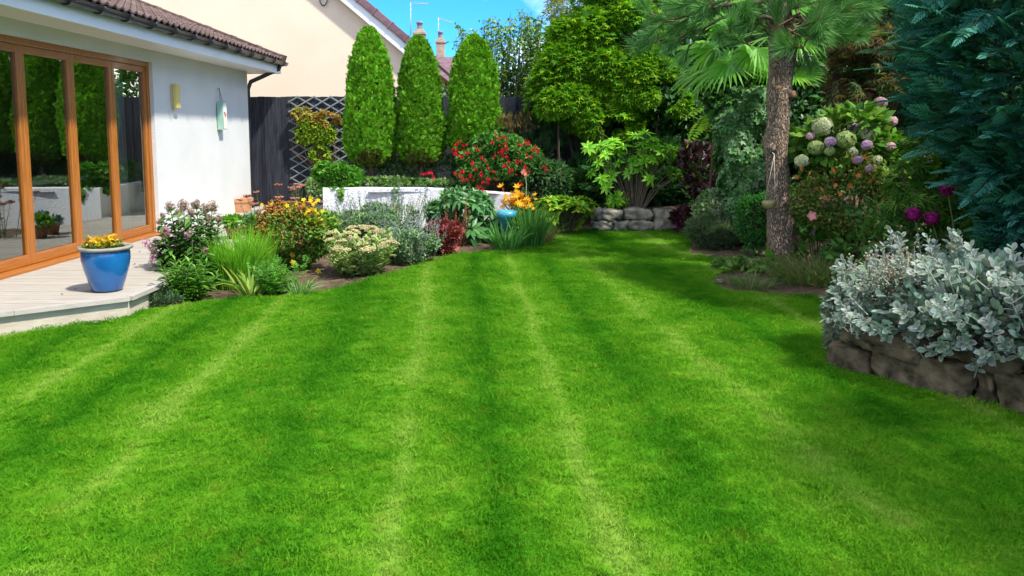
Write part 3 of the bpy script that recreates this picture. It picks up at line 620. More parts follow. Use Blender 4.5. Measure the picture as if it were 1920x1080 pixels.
cl = Cloud(); n = 260; a = rng.random(n)*6.283; rr = pr_*.72*np.sqrt(rng.random(n)); q = np.stack([pb.x+rr*np.cos(a)-.02, pb.y+rr*np.sin(a), DZ+hp*.9+.05*rng.random(n)], 1)
cl.add(OVAL, q, rdir(n)+[0, 0, .6], [0, 0, 1], .03+.025*rng.random(n), pal(n, [(.06, .15, .02), (.1, .2, .03)])); tag(put('foliage', cl.mesh('foliage', LEAF), pan), kind='stuff')
fm = [flowermesh('flower', .028, (.85, .60, .01), (.5, .2, .01)), flowermesh('flower', .026, (.80, .68, .05), (.7, .35, .01)), flowermesh('flower', .02, (.7, .42, .01), (.3, .1, .01))]
for k in range(80):
    a = random.random()*6.283; r = pr_*.66*math.sqrt(random.random()); put('flower', fm[k % 3], pan, (pb.x-.02+r*math.cos(a), pb.y+r*math.sin(a), DZ+hp*.95+random.uniform(.01, .10)), (random.uniform(-.1, 1.2), random.uniform(-.6, .6), random.random()*6), random.uniform(.8, 1.25))
terra = mat('terracotta', (.48, .20, .09), (.62, .31, .16), 6, .85, .3, 40)
def planter(label, c, w0, w1, h, rim, m, name='terracotta_planter'):
    t = thing(name, label, 'planter', c); bm = bmesh.new()
    ring = [(w0, 0), (w1, h-rim), (w1*1.07, h-rim), (w1*1.09, h), (w1*.93, h), (w1*.9, h-.06)]
    lv = [[bm.verts.new((c[0]+sx*r, c[1]+sy*r, c[2]+z)) for sx, sy in ((-1, -1), (1, -1), (1, 1), (-1, 1))] for r, z in ring]
    for a, b in zip(lv, lv[1:]):
        for k in range(4): bm.faces.new((a[k], a[(k+1) % 4], b[(k+1) % 4], b[k]))
    bm.faces.new(lv[0]); bm.faces.new(lv[-1])
    put('body', bmdone('body', bm, m), t); return t
planter('square terracotta planter at the corner of the white wall', (xat(452, 12.6), 12.6, DZ), .12, .145, .23, .06, terra)
def roundpot(label, c, r, h, m, name='plant_pot'):
    t = thing(name, label, 'pot', c); x, y, z = c
    put('body', lathe('body', [(0, z), (r*.72, z), (r*.95, z+h*.8), (r*1.06, z+h*.8), (r*1.08, z+h), (r*.93, z+h), (r*.9, z+h*.85), (0, z+h*.85)], m, 28, x, y), t); return t
brownpot = mat('brown_clay', (.20, .10, .06), (.3, .16, .1), 6, .7, .2)
c1 = (xat(438, 9.4), 9.4, DZ); roundpot('small brown clay pot between the phlox and the orange shrub', c1, .105, .15, brownpot)
c2 = (xat(466, 9.75), 9.75, DZ); roundpot('dark clay pot right of the small brown pot', c2, .1, .15, brownpot)
shrub('potted_lettuce', 'bright green leafy plant in the small brown pot', 'plant', (c1[0], c1[1], DZ+.19), (.12, .12, .07), 240, OVAL, (.05, .08), [(.12, .34, .02), (.2, .42, .04)], ground=DZ+.12, stems=0, lumps=6)
shrub('potted_succulent', 'blue green plant in the dark clay pot', 'plant', (c2[0]+.02, c2[1], DZ+.2), (.15, .14, .09), 260, OVAL, (.05, .08), [(.13, .26, .2), (.2, .33, .24)], FELT, ground=DZ+.12, stems=0, lumps=6)
lb = mat('pale_blue_glaze', (.03, .26, .42), (.06, .36, .52), 5, .3, 0, 10, .5, .4)
c3 = (xat(951, 10.05), 10.05, 0.0); roundpot('pale blue glazed pot beside the orange flowers', c3, .12, .44, lb)
# fixtures on the white wall
yw = 10.36; yel = mat('yellow_paint', (.62, .50, .13), (.70, .58, .2), 5, .6, .1)
wl = thing('wall_box', 'yellow rectangular box fixed to the white wall', 'wall box', (WX, yw, zat(203, yw)))
zb, zt = zat(203, yw), zat(157, yw)
put('back_plate', boxes('back_plate', [((WX, yw-.06, zb+.01), (WX+.03, yw+.06, zt-.01))], mat('pale_back', (.5, .45, .25)), .003), wl)
put('front_cover', boxes('front_cover', [((WX+.03, yw-.055, zb), (WX+.085, yw+.055, zt))], yel, .008), wl)
yo = 11.92; zt, zb = zat(190, yo), zat(243, yo); grn = mat('sea_green', (.26, .46, .36), (.34, .54, .44), 5, .6); crm = mat('cream_panel', (.72, .74, .60), (.8, .8, .68), 5, .7)
orn = thing('hanging_ornament', 'green and cream house-shaped ornament hanging by a cord on the white wall', 'ornament', (WX+.05, yo, zb))
bm = bmesh.new()
pf = [(-.075, 0), (.075, 0), (.085, .34), (.06, .44), (-.06, .44), (-.085, .34)]
lo = [bm.verts.new((WX+.012, yo+a, zb+b*.98)) for a, b in pf]; hi = [bm.verts.new((WX+.10, yo+a, zb+b*.98)) for a, b in pf]
bm.faces.new(lo); bm.faces.new(hi)
for i in range(6): bm.faces.new((lo[i], lo[(i+1) % 6], hi[(i+1) % 6], hi[i]))
put('case', bmdone('case', bm, grn), orn)
put('front_panel', mesh('front_panel', [(WX+.104, yo+a*.86, zb+.015+b*.9) for a, b in pf], [(0, 1, 2, 3, 4, 5)], crm), orn)
red_m = mat('red_motif', (.55, .05, .04))
for k, (a, b, s) in enumerate(((-.015, .25, .035), (.02, .225, .026), (-.005, .2, .02))):
    put('motif', mesh('motif', [(WX+.107, yo+a+s*.8*math.sin(t)**3*1.0, zb+b+s*(.8*math.cos(t)-.3*math.cos(2*t)-.12*math.cos(3*t))) for t in np.linspace(0, 6.1, 16)], [tuple(range(16))], red_m), orn)
wire = mat('dark_wire', (.06, .07, .06))
put('cord', tube('cord', [(WX+.055, yo-.045, zb+.43), (WX+.03, yo, zat(168, yo)), (WX+.055, yo+.045, zb+.43)], .004, wire, 5), orn)
put('hook', tube('hook', [(WX-.005, yo, zat(166, yo)), (WX+.03, yo, zat(168, yo)), (WX+.035, yo, zat(164, yo))], .006, wire, 5), orn)
leafy = mat('dead_leaf', (.05, .04, .035), (.1, .07, .05), 20, .9)
for i, (px_, py_) in enumerate(((262, 473), (252, 496), (263, 498), (142, 543), (117, 553), (170, 512))):
    q = gd(px_, py_, DZ); s = random.uniform(.012, .02)
    o = put('dead_leaf', mesh('dead_leaf', [(-s, 0, .004), (0, -s*.6, .001), (s*1.2, 0, .008), (.1*s, s*.6, .002), (0, 0, .007)], [(0, 1, 4), (1, 2, 4), (2, 3, 4), (3, 0, 4)], leafy), None, (q.x, q.y, DZ+.003), (0, 0, random.random()*6))
    tag(o, 'tiny dark dead leaf lying on the pale deck', 'leaf', 'dead leaves on the deck')
# ================================================================== clipped conifers
def conifer_mesh(ph):
    n = 19000; t = rng.random(n)**.9; a = rng.random(n)*6.283; kp = (np.sin(a*6+t*23+ph)*np.sin(t*34-a*4+ph*2) > -.45) | (rng.random(n) < .45); t, a = t[kp], a[kp]; n = len(t)
    pr = lambda t: np.interp(t, [0, .04, .12, .3, .55, .75, .88, .95, 1], [.15, .30, .40, .42, .375, .305, .215, .13, .01])
    lump = .02*np.sin(a*4+t*13+ph)+.016*np.sin(a*9-t*31+ph*2)+.012*np.sin(a*2+t*7+ph*3)
    r = pr(t)*(1-.06*rng.random(n)+.09*(rng.random(n) < .05))+lump; p = np.stack([r*np.cos(a), r*np.sin(a), t*2.42], 1)
    o = np.stack([np.cos(a), np.sin(a), .35+1.4*np.maximum(0, t-.7)], 1); o = unit(o)
    d = o*.45+np.array([0, 0, .8])+rdir(n)*.8; tang = np.stack([-np.sin(a), np.cos(a), np.zeros(n)], 1)
    col = pal(n, [(.10, .29, .012), (.15, .38, .016), (.21, .44, .03), (.12, .32, .012)], .22)
    brown = (t < .05+.10*rng.random(n)*(np.sin(a*3+1) > -.2)) & (rng.random(n) < .75); col[brown] = pal(brown.sum(), [(.20, .15, .04), (.15, .10, .04), (.14, .16, .03)])
    cl = Cloud(); cl.add(t_spray(3, .62, 40, .2), p, d, tang*rng.choice([-1, 1], (n, 1))*.25+o*1.0+rdir(n)*.5, .045+.055*rng.random(n), col)
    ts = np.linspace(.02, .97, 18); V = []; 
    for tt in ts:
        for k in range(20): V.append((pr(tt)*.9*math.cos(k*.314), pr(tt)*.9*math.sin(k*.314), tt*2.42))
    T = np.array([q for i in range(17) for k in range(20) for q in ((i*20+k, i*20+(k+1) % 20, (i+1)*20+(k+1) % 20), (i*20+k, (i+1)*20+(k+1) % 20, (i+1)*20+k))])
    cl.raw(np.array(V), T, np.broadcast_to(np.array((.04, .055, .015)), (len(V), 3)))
    return cl.mesh('crown', LEAF)
cms = [conifer_mesh(k*1.7) for k in range(3)]; bark = mat('brown_bark', (.08, .05, .03), (.2, .13, .08), 12, .95, .8, 30, stretch=(3, 3, 1))
for i, (px_, ytop, ybot, wpx, Yc, rz, lab) in enumerate(((697, 51, 312, 96, 12.6, .4, 'clipped column conifer nearest the trellis, leftmost of three'), (790, 67, 312, 90, 12.65, 2.3, 'clipped column conifer in the middle of the three'), (889, 65, 298, 100, 12.7, 4.4, 'clipped column conifer behind the red fuchsia, rightmost of three'))):
    b, tp = at(px_, ybot, Yc), at(px_, ytop, Yc); t = thing('column_conifer', lab, 'tree', (b.x, Yc, .56), 'clipped conifers in the raised bed')
    s = wpx/FPX*Yc/.90
    put('crown', cms[i], t, (b.x, Yc, b.z), (0, R((0, 1, -1)[i]), rz), (s, s, (tp.z-b.z)/2.46))
    put('trunk', tube('trunk', [(b.x-.02, Yc-.02, .5), (b.x+.01, Yc-.03, .85), (b.x, Yc, 1.3)], [.055, .042, .035], bark, 10), t)

# ================================================================== raised bed planting
def at3(px, py, Y): p = at(px, py, Y); return (p.x, p.y, p.z)
shrub('ivy_cover', 'variegated ivy and low green cover along the top of the white wall', 'ground cover', at3(735, 345, 12.1), (1.35, .28, .11), 2300, IVY, (.04, .07), [(.10, .26, .03), (.2, .32, .08), (.3, .36, .2), (.06, .18, .03)], lumps=20, lr=.22, ground=.5, stems=0, w=(.7, .1, .7))
shrub('ivy_mound', 'bright green leafy mound spilling round the left end of the white wall', 'shrub', at3(632, 332, 12.0), (.36, .3, .26), 1900, IVY, (.05, .085), [(.10, .32, .03), (.17, .40, .05), (.06, .2, .02)], lumps=10, ground=.5, w=(.7, .0, .6))
shrub('variegated_shrub', 'cream variegated leafy shrub at the fence below the trellis', 'shrub', at3(600, 352, 12.9), (.2, .2, .2), 700, OVAL, (.05, .08), [(.22, .34, .12), (.35, .42, .25), (.12, .25, .05)], lumps=8, ground=.3)
tr = Cloud()
for px_ in (640, 741, 800):
    n = 26; yy = np.linspace(352, 352+random.choice((14, 22, 30)), n); q = np.array([at3(px_+3*math.sin(k), v, 11.73) for k, v in enumerate(yy)]); q = q+rng.normal(size=(n, 3))*[.02, .008, .01]
    tr.add(IVY, q, rdir(n)*.6+[0, 0, -.8], [0, -1, .2], .05, pal(n, [(.1, .28, .03), (.18, .36, .05)]))
o = thing('trailing_ivy', 'small ivy trails hanging down the face of the white wall', 'ivy', at3(741, 352, 11.73)); tag(put('foliage', tr.mesh('foliage', LEAF), o), kind='stuff')
# climber on the trellis
cb = thing('climber', 'yellow green and orange climber growing over the trellis', 'climber', at3(630, 345, 13.8))
for c_, r_, n_, cols in ((at3(590, 245, 13.83), (.38, .1, .36), 1500, [(.22, .34, .02), (.32, .40, .03), (.14, .28, .02)]), (at3(612, 225, 13.8), (.3, .09, .16), 600, [(.42, .26, .05), (.40, .20, .07), (.3, .32, .05)]), (at3(565, 215, 13.83), (.17, .07, .14), 330, [(.40, .25, .07), (.28, .32, .04)]), (at3(600, 290, 13.83), (.16, .08, .25), 500, [(.2, .36, .02), (.28, .40, .03)])):
    shrub('x', '', '', c_, r_, n_, OVAL, (.05, .09), cols, root=cb, lumps=14, lr=.38, stems=0, w=(.6, -.2, .9), ground=.4)
s = Cloud()
for k in range(22):
    a = np.array(at3(612+rng.normal()*8, 345, 13.86)); e = np.array(at3(rng.uniform(545, 645), rng.uniform(205, 300), 13.86)); m_ = (a+e)/2+rng.normal(size=3)*[.12, .02, .1]
    s.tube([a, m_, e], [.007, .005, .003], (.22, .13, .06), 4)
put('stem', s.mesh('stem', BARKY), cb)
# fuchsia
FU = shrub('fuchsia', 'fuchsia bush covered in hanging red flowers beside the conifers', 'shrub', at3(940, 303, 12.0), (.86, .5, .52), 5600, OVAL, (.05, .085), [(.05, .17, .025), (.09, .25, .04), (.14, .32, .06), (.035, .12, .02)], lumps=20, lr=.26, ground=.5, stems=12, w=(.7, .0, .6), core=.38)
def fuchsia_flower():
    cl = Cloud(); red = np.array((.62, .012, .02))
    cl.add(BLOB, [(0, 0, 0)], (0, 0, -1), (1, 0, 0), .028, red*.9, None, .55)
    for k in range(4):
        a = k*1.571; cl.add(LANCE, [(0, 0, -.024)], (math.cos(a), math.sin(a), -.35), (0, 0, 1), .042, red, None, 1.6)
    for k in range(5):
        a = k*1.257+.3; cl.add(OVAL, [(0, 0, -.026)], (math.cos(a)*.45, math.sin(a)*.45, -1), (math.cos(a), math.sin(a), .3), .036, (.55, .008, .05), None, 1.1)
    cl.ribbon(np.array([[(0, 0, -.05), (.002, 0, -.085)]]), .002, (.6, .02, .1), np.array([[1., 0, 0]]))
    cl.ribbon(np.array([[(0, 0, .035), (0, 0, 0)]]), .003, (.2, .05, .03), np.array([[1., 0, 0]])); return cl.mesh('flower', PETAL)
fl = fuchsia_flower()
spots = [(742, 296), (746, 290), (738, 292), (805, 294)]
fx = [(854, 285), (862, 290), (878, 285), (868, 297), (872, 272), (893, 275), (921, 268), (935, 258), (945, 262), (948, 280), (983, 268), (990, 266), (1003, 283), (1010, 285), (966, 285), (932, 295), (946, 293), (958, 300), (970, 302), (985, 312), (893, 312), (912, 317), (870, 320), (852, 326), (880, 332), (868, 338), (880, 340), (899, 330), (903, 345), (926, 330), (918, 334), (906, 358), (897, 352), (908, 364), (925, 312), (930, 320), (952, 313), (955, 319), (944, 320), (960, 336), (985, 324), (975, 345), (1022, 317), (1026, 318), (948, 363), (972, 308), (805, 324), (800, 327), (812, 326), (858, 268), (990, 290), (905, 300), (885, 305), (940, 275)]
for px_, py_ in fx:
    for k in range(rng.integers(1, 5)): put('flower', fl, FU, Vector(at3(px_+rng.normal()*4, py_-4+rng.normal()*4, 11.38+.25*abs(px_-937)/100*.6+rng.random()*.1)), (rng.normal()*.2, rng.normal()*.2, rng.random()*6), rng.uniform(.55, 1.3))
shrub('dwarf_conifer', 'dark green conifer with brown tips behind the fuchsia', 'shrub', at3(985, 265, 12.9), (.62, .5, .55), 3400, t_spray(4, .5, 40, .1), (.12, .2), [(.035, .11, .04), (.05, .14, .05), (.025, .08, .03), (.09, .09, .035)], lumps=16, ground=.3, w=(.6, .7, .5))
tp = Cloud(); n = 260; q = np.array(at3(960, 234, 12.6))+rng.normal(size=(n, 3))*[.26, .15, .08]
tp.add(t_spray(4, .4, 35, .1), q, rdir(n)*.5+[0, 0, 1], rdir(n), .05+.07*rng.random(n), pal(n, [(.16, .10, .04), (.2, .13, .05), (.10, .10, .03)]))
o = thing('heather', 'brown tipped sprigs rising between the fuchsia and the fence', 'shrub', at3(960, 250, 12.6)); tag(put('foliage', tp.mesh('foliage', LEAF), o), kind='stuff')
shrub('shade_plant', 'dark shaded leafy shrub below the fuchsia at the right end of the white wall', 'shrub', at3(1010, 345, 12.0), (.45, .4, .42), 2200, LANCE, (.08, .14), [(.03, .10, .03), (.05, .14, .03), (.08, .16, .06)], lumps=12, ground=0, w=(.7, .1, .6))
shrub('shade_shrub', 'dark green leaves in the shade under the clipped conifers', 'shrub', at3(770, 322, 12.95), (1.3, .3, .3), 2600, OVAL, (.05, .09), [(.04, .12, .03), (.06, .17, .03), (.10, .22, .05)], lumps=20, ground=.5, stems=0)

# ================================================================== flower bed, left to right
def ground_at(px, py): return gd(px, py, 0)
# phlox: stems with leaf pairs and spent heads
def phlox():
    b0 = gd(352, 548); t = thing('phlox', 'tall phlox with spent brown heads and a few pink flowers beside the deck', 'plant', (b0.x, b0.y+.2, 0))
    lv, st = Cloud(), Cloud(); heads = []
    hp = [(318, 388), (344, 386), (368, 383), (398, 388), (386, 392), (305, 404), (334, 398), (358, 398), (390, 408), (410, 410), (338, 420), (300, 415), (372, 432), (395, 445), (354, 442), (310, 440), (330, 452), (405, 465), (295, 455), (385, 470), (365, 480), (350, 416), (325, 425), (377, 415), (300, 480), (345, 490), (392, 498)]
    for i, (px_, py_) in enumerate(hp):
        Yh = b0.y+.28+rng.uniform(-.2, .22); top = np.array(at3(px_, py_, Yh)); base = np.array([b0.x+(top[0]-b0.x)*.6, b0.y+.28+(Yh-b0.y-.28)*.6, 0])
        mid = (base+top)/2+rng.normal(size=3)*.02; st.tube([base, mid, top], [.006, .005, .004], (.10, .16, .04), 5)
        n = 24; k = np.linspace(.06, .93, n); q = base+(top-base)*k[:, None]
        for sg in (0, math.pi):
            a = np.arange(n)*1.57+sg+rng.normal(size=n)*.3; d = np.stack([np.cos(a), np.sin(a), .35+.3*rng.normal(size=n)], 1)
            c = pal(n, [(.07, .2, .025), (.10, .26, .035), (.14, .32, .05), (.05, .15, .02)])
            lv.add(t_oval(.3, .06, .3), q, d, [0, 0, 1], (.135+.04*rng.random(n))*(1-.35*np.abs(k-.5)), c)
        heads.append((top, i))
    tag(put('foliage', lv.mesh('foliage', GLOSSY), t), kind='stuff'); put('stem', st.mesh('stem', BARKY, True), t)
    def head(cols, n, s, r):
        cl = Cloud(); p = rdir(n)*[1, 1, 1.25]*r*(.35+.75*rng.random((n, 1)))
        cl.add(FLOWER if s > .014 else BLOB, p, unit(p)+rdir(n)*.4, rdir(n), s*(.7+.6*rng.random(n)), pal(n, cols), None, 1); return cl.mesh('flower_head', PETAL)
    spent = [head([(.40, .26, .19), (.48, .33, .24), (.26, .14, .11), (.52, .40, .30)], 90, .018, .047) for _ in range(3)]; pink = [head([(.62, .28, .42), (.70, .40, .5), (.5, .2, .32)], 34, .018, .045) for _ in range(2)]
    for top, i in heads: put('flower_head', spent[i % 3], t, Vector(top), (rng.normal()*.2, rng.normal()*.2, rng.random()*6), rng.uniform(.8, 1.1)*(1.05 if i < 5 else .72))
    for px_, py_, Yh in ((352, 440, b0.y), (272, 455, b0.y+.3), (283, 462, b0.y+.3), (288, 478, b0.y+.25), (292, 470, b0.y+.2), (312, 432, b0.y+.1), (287, 488, b0.y+.2)): put('flower_head', pink[rng.integers(2)], t, Vector(at3(px_, py_, Yh)), (0, 0, rng.random()*6), rng.uniform(.7, 1))
phlox()
def tuftplant(name, label, cat, px, py, spread, n, h, wd, cols, lean=.35, curl=.5, m=LEAF, loc=None, group=None, seg=5):
    b = gd(px, py) if loc is None else Vector(loc); t = thing(name, label, cat, b, group); cl = Cloud()
    a = rng.random(n)*6.283; rr = spread*np.sqrt(rng.random(n)); base = np.stack([b.x+rr*np.cos(a), b.y+rr*np.sin(a), np.full(n, b.z-.01)], 1)
    od = np.stack([np.cos(a), np.sin(a), np.zeros(n)], 1)+rdir(n)*.5; od[:, 2] = 0; L = h[0]+(h[1]-h[0])*rng.random(n); u = np.linspace(0, 1, seg)
    ln = lean*(.3+.9*rng.random(n)); cu = curl*rng.random(n)
    P = base[:, None]+od[:, None]*(L[:, None]*(ln[:, None]*u+cu[:, None]*u**2.5))[..., None]
    P[..., 2] += L[:, None]*(u-cu[:, None]*.55*u**3)
    W = wd*np.array([.7, 1, .9, .6, .05]) if seg == 5 else wd*np.linspace(1, .1, seg)
    cl.ribbon(P, W*(.8+.4*rng.random((n, 1))), pal(n, cols)); tag(put('leaf_blades', cl.mesh('leaf_blades', m), t), kind='stuff'); return t
LG = [(.16, .40, .02), (.22, .46, .03), (.11, .32, .02)]
tuftplant('grass_clump', 'bright green clump of upright grassy leaves right of the phlox', 'plant', 446, 535, .2, 1000, (.34, .6), .008, LG, .14, .38)
tuftplant('grass_clump', 'second grassy clump of fine green leaves in front of the orange shrub', 'plant', 484, 515, .15, 420, (.4, .6), .008, LG, .14, .35)
# narrow-leaved plant at the deck corner
def stemmy(name, label, px, py, n, h, r, lf, size, cols, m=LEAF, dens=26, lean=.25, tm=LANCE, up=.35, top=None, loc=None, cat='plant', group=None, ground=0, nrm=(0, 0, 1), wide=1.0, col2=None, stemc=(.1, .18, .04)):
    b = gd(px, py, ground) if loc is None else Vector(loc); t = thing(name, label, cat, b, group); lv, st = Cloud(), Cloud(); tops = []
    for i in range(n):
        a = rng.random()*6.283; q = r*math.sqrt(rng.random()); base = np.array([b.x+q*math.cos(a)*.7, b.y+q*math.sin(a)*.7, b.z-.01]); hh = h[0]+(h[1]-h[0])*rng.random()
        tip = base+np.array([math.cos(a)*q*.5+lean*hh*rng.normal()*.5, math.sin(a)*q*.5+lean*hh*rng.normal()*.5, hh]); mid = (base+tip)/2+rng.normal(size=3)*.015
        st.tube([base, mid, tip], [.0045, .004, .0025], stemc, 4); k = np.linspace(.08, 1, dens); p = base+(tip-base)*k[:, None]; g = np.arange(dens)*2.4+rng.random()*6
        d = np.stack([np.cos(g), np.sin(g), np.full(dens, up)+.25*rng.normal(size=dens)+.6*(k > .9)], 1)
        lv.add(tm, p, d, nrm, (size[0]+(size[1]-size[0])*rng.random(dens))*(1-.3*k), pal(dens, cols), None if col2 is None else pal(dens, col2, .06), wide); tops.append(tip)
    tag(put('foliage', lv.mesh('foliage', m), t), kind='stuff'); put('stem', st.mesh('stem', BARKY, True), t); return t, np.array(tops)
stemmy('lance_leaf_plant', 'low bushy plant with narrow glossy leaves at the corner of the deck', 352, 560, 22, (.18, .36), .2, None, (.10, .15), [(.07, .22, .02), (.12, .32, .03), (.2, .40, .05), (.05, .15, .02)], GLOSSY)
shrub('creeping_juniper', 'low grey green mat of fine leaves in front of the deck riser', 'ground cover', (gd(292, 572).x, gd(292, 572).y+.06, .05), (.24, .13, .085), 1800, LANCE, (.035, .06), [(.09, .16, .07), (.13, .21, .10), (.06, .11, .05)], lumps=14, lr=.35, stems=0, w=(.6, .5, .5))
stemmy('poppy_foliage', 'low clump of bright feathery leaves at the front of the flower bed', 518, 548, 26, (.12, .3), .2, None, (.10, .16), [(.10, .30, .03), (.15, .38, .04), (.08, .24, .03)], LEAF, 14, .5, t_spray(3, .5, 50, .15), .6)
tuftplant('strap_leaf_clump', 'low tuft of strappy leaves lying on bare soil before the grass clump', 'plant', 470, 552, .1, 46, (.2, .34), .022, [(.10, .26, .04), (.2, .33, .06), (.3, .34, .04)], .8, .9)
tuftplant('weed_tuft', 'small tuft of weed leaves on bare soil at the lawn edge', 'plant', 560, 552, .08, 60, (.1, .2), .012, [(.12, .28, .05), (.2, .32, .1)], .7, .8)
# orange and yellow shrub
c = at3(552, 440, 8.2)
OS = shrub('orange_shrub', 'rounded shrub with orange and yellow flowers and small green leaves', 'shrub', (c[0], 8.2, .36), (.52, .36, .41), 7200, OVAL, (.035, .06), [(.10, .25, .03), (.15, .32, .04), (.27, .30, .05), (.07, .19, .02)], lumps=26, lr=.3, w=(.6, .3, .6))
cl = Cloud(); n = 1700; p, o_ = blobpts(n, (.52, .37, .40), 26, .30, .97, top=.6); p += np.array([c[0], 8.2, .38]); ok = (p[:, 2] > .28); p, o_ = p[ok], o_[ok]; n = len(p)
cl.add(BLOB, p, o_+[0, 0, .6], rdir(n), .022+.016*rng.random(n), pal(n, [(.50, .22, .03), (.42, .17, .05), (.34, .15, .06), (.55, .30, .03)]))
tag(put('flower_cluster', cl.mesh('flower_cluster', PETAL), OS), kind='stuff')
ye = flowermesh('flower', .022, (.82, .60, .01), (.75, .4, .01), 5, .7, .2)
for k in range(46):
    px_, py_ = ((rng.normal(585, 14), rng.normal(405, 16)) if k < 32 else (rng.uniform(490, 610), rng.uniform(380, 470))); put('flower', ye, OS, Vector(at3(px_, py_, 7.9+rng.random()*.25)), (R(60)+rng.normal()*.4, rng.normal()*.4, rng.normal()*.5), rng.uniform(.8, 1.3))
for i, (px_, py_, Yy) in enumerate(((548, 478, 8.1), (549, 492, 8.0), (597, 508, 7.9))):
    put('flower', ye, OS, Vector(at3(px_, py_, Yy)), (R(70), 0, rng.normal()*.4), 1.5)
# rusty flat heads behind
rust, tops = stemmy('rusty_yarrow', 'tall plant with flat rusty pink flower heads in front of the fence', 0, 0, 16, (.55, .82), .34, None, (.05, .09), [(.2, .22, .07), (.3, .22, .1), (.12, .22, .05)], LEAF, 16, .15, NARROW, .4, loc=(xat(515, 9.4), 9.4, 0))
hd = Cloud(); n = 80; q = rdir(n)*[1, 1, .2]*.055*np.sqrt(rng.random((n, 1))); hd.add(BLOB, q, rdir(n)*.3+[0, 0, 1], rdir(n), .018, pal(n, [(.48, .2, .13), (.55, .28, .18), (.38, .15, .1)])); hm = hd.mesh('flower_head', PETAL)
for tp_ in list(tops)+[np.array(at3(x_, y_, 9.3)) for x_, y_ in ((527, 383), (530, 395), (576, 381), (596, 379), (582, 383), (505, 398), (497, 412), (520, 408))]: put('flower_head', hm, rust, Vector(tp_), (rng.normal()*.15, rng.normal()*.15, rng.random()*6), rng.uniform(.7, 1.2))
stemmy('yellow_loosestrife', 'upright plant with small yellow flowers by the end of the white wall', 0, 0, 9, (.6, .85), .12, None, (.05, .08), [(.25, .34, .03), (.4, .40, .04), (.16, .28, .03)], LEAF, 18, .12, OVAL, .3, loc=(xat(572, 9.5), 9.5, 0))
# variegated sedum with cream heads
SE, tops = stemmy('sedum', 'variegated sedum with flat cream flower heads at the lawn edge', 0, 0, 64, (.2, .44), .32, None, (.085, .125), [(.17, .34, .06), (.22, .40, .08)], FELT, 16, .3, t_oval(.5, .14, .05), .5, loc=(xat(672, 7.95), 7.95, 0), col2=[(.38, .48, .14), (.46, .54, .2)])
hd = Cloud(); n = 130; q = rdir(n); q[:, 2] = np.abs(q[:, 2])*.45; q *= .062*np.sqrt(rng.random((n, 1))); hd.add(BLOB, q, unit(q+[0, 0, .03]), rdir(n), .016, pal(n, [(.66, .58, .28), (.74, .66, .38), (.56, .54, .22)], .1)); hm = hd.mesh('flower_head', PETAL)
for x_, y_ in ((683, 430), (710, 436), (640, 443), (655, 440), (665, 450), (692, 452), (678, 462), (690, 470), (728, 450), (735, 458), (640, 455), (622, 440), (650, 470), (620, 452), (705, 445), (718, 462), (668, 436), (634, 468), (660, 428), (698, 428)):
    put('flower_head', hm, SE, Vector(at3(x_, y_, 7.72+(452-y_)*.012)), (rng.normal()*.25+.15, rng.normal()*.2, rng.random()*6), rng.uniform(.75, 1.25))
# blue-grey catmint
for nm, lab, px_, Yc, r_, hz, nst in (('catmint', 'large airy grey green catmint with blue flower spikes before the white wall', 715, 9.5, .56, (.42, .73), 110), ('catmint', 'grey green catmint trailing to the lawn right of the sedum', 768, 8.65, .34, (.22, .46), 60), ('catmint', 'grey green catmint between the orange shrub and the white wall', 640, 9.9, .26, (.34, .55), 30)):
    t, tops = stemmy(nm, lab, 0, 0, nst, hz, r_, None, (.03, .055), [(.20, .32, .15), (.27, .38, .22), (.15, .27, .09), (.30, .38, .27)], FELT, 34, .28, t_oval(.42, .06, .15), .35, loc=(xat(px_, Yc), Yc, 0), group='catmint clumps in the flower bed')
    shrub('x', '', '', (xat(px_, Yc), Yc, hz[1]*.42), (r_*1.0, r_*.8, hz[1]*.45), int(5200*r_/.5), t_oval(.42, .06, .15), (.035, .06), [(.19, .31, .14), (.26, .37, .2), (.14, .28, .08), (.12, .26, .05)], FELT, root=t, lumps=24, lr=.34, stems=0, w=(.5, .5, .6))
    sp = Cloud()
    for tp_ in tops:
        n = 12; q = tp_+np.array([0, 0, 1.])*np.linspace(-.06, .1, n)[:, None]+rng.normal(size=(n, 3))*.008; sp.add(BLOB, q, rdir(n)+[0, 0, .5], rdir(n), .014, pal(n, [(.30, .33, .48), (.38, .40, .5), (.3, .36, .35)]))
    tag(put('flower_spike', sp.mesh('flower_spike', PETAL), t), kind='stuff')
stemmy('orange_blossom_stems', 'thin stems with small orange flowers rising in the middle of the catmint', 0, 0, 8, (.5, .72), .1, None, (.03, .05), [(.40, .26, .05), (.5, .3, .04), (.2, .3, .06)], LEAF, 20, .2, OVAL, .3, loc=(xat(755, 9.5), 9.5, 0))
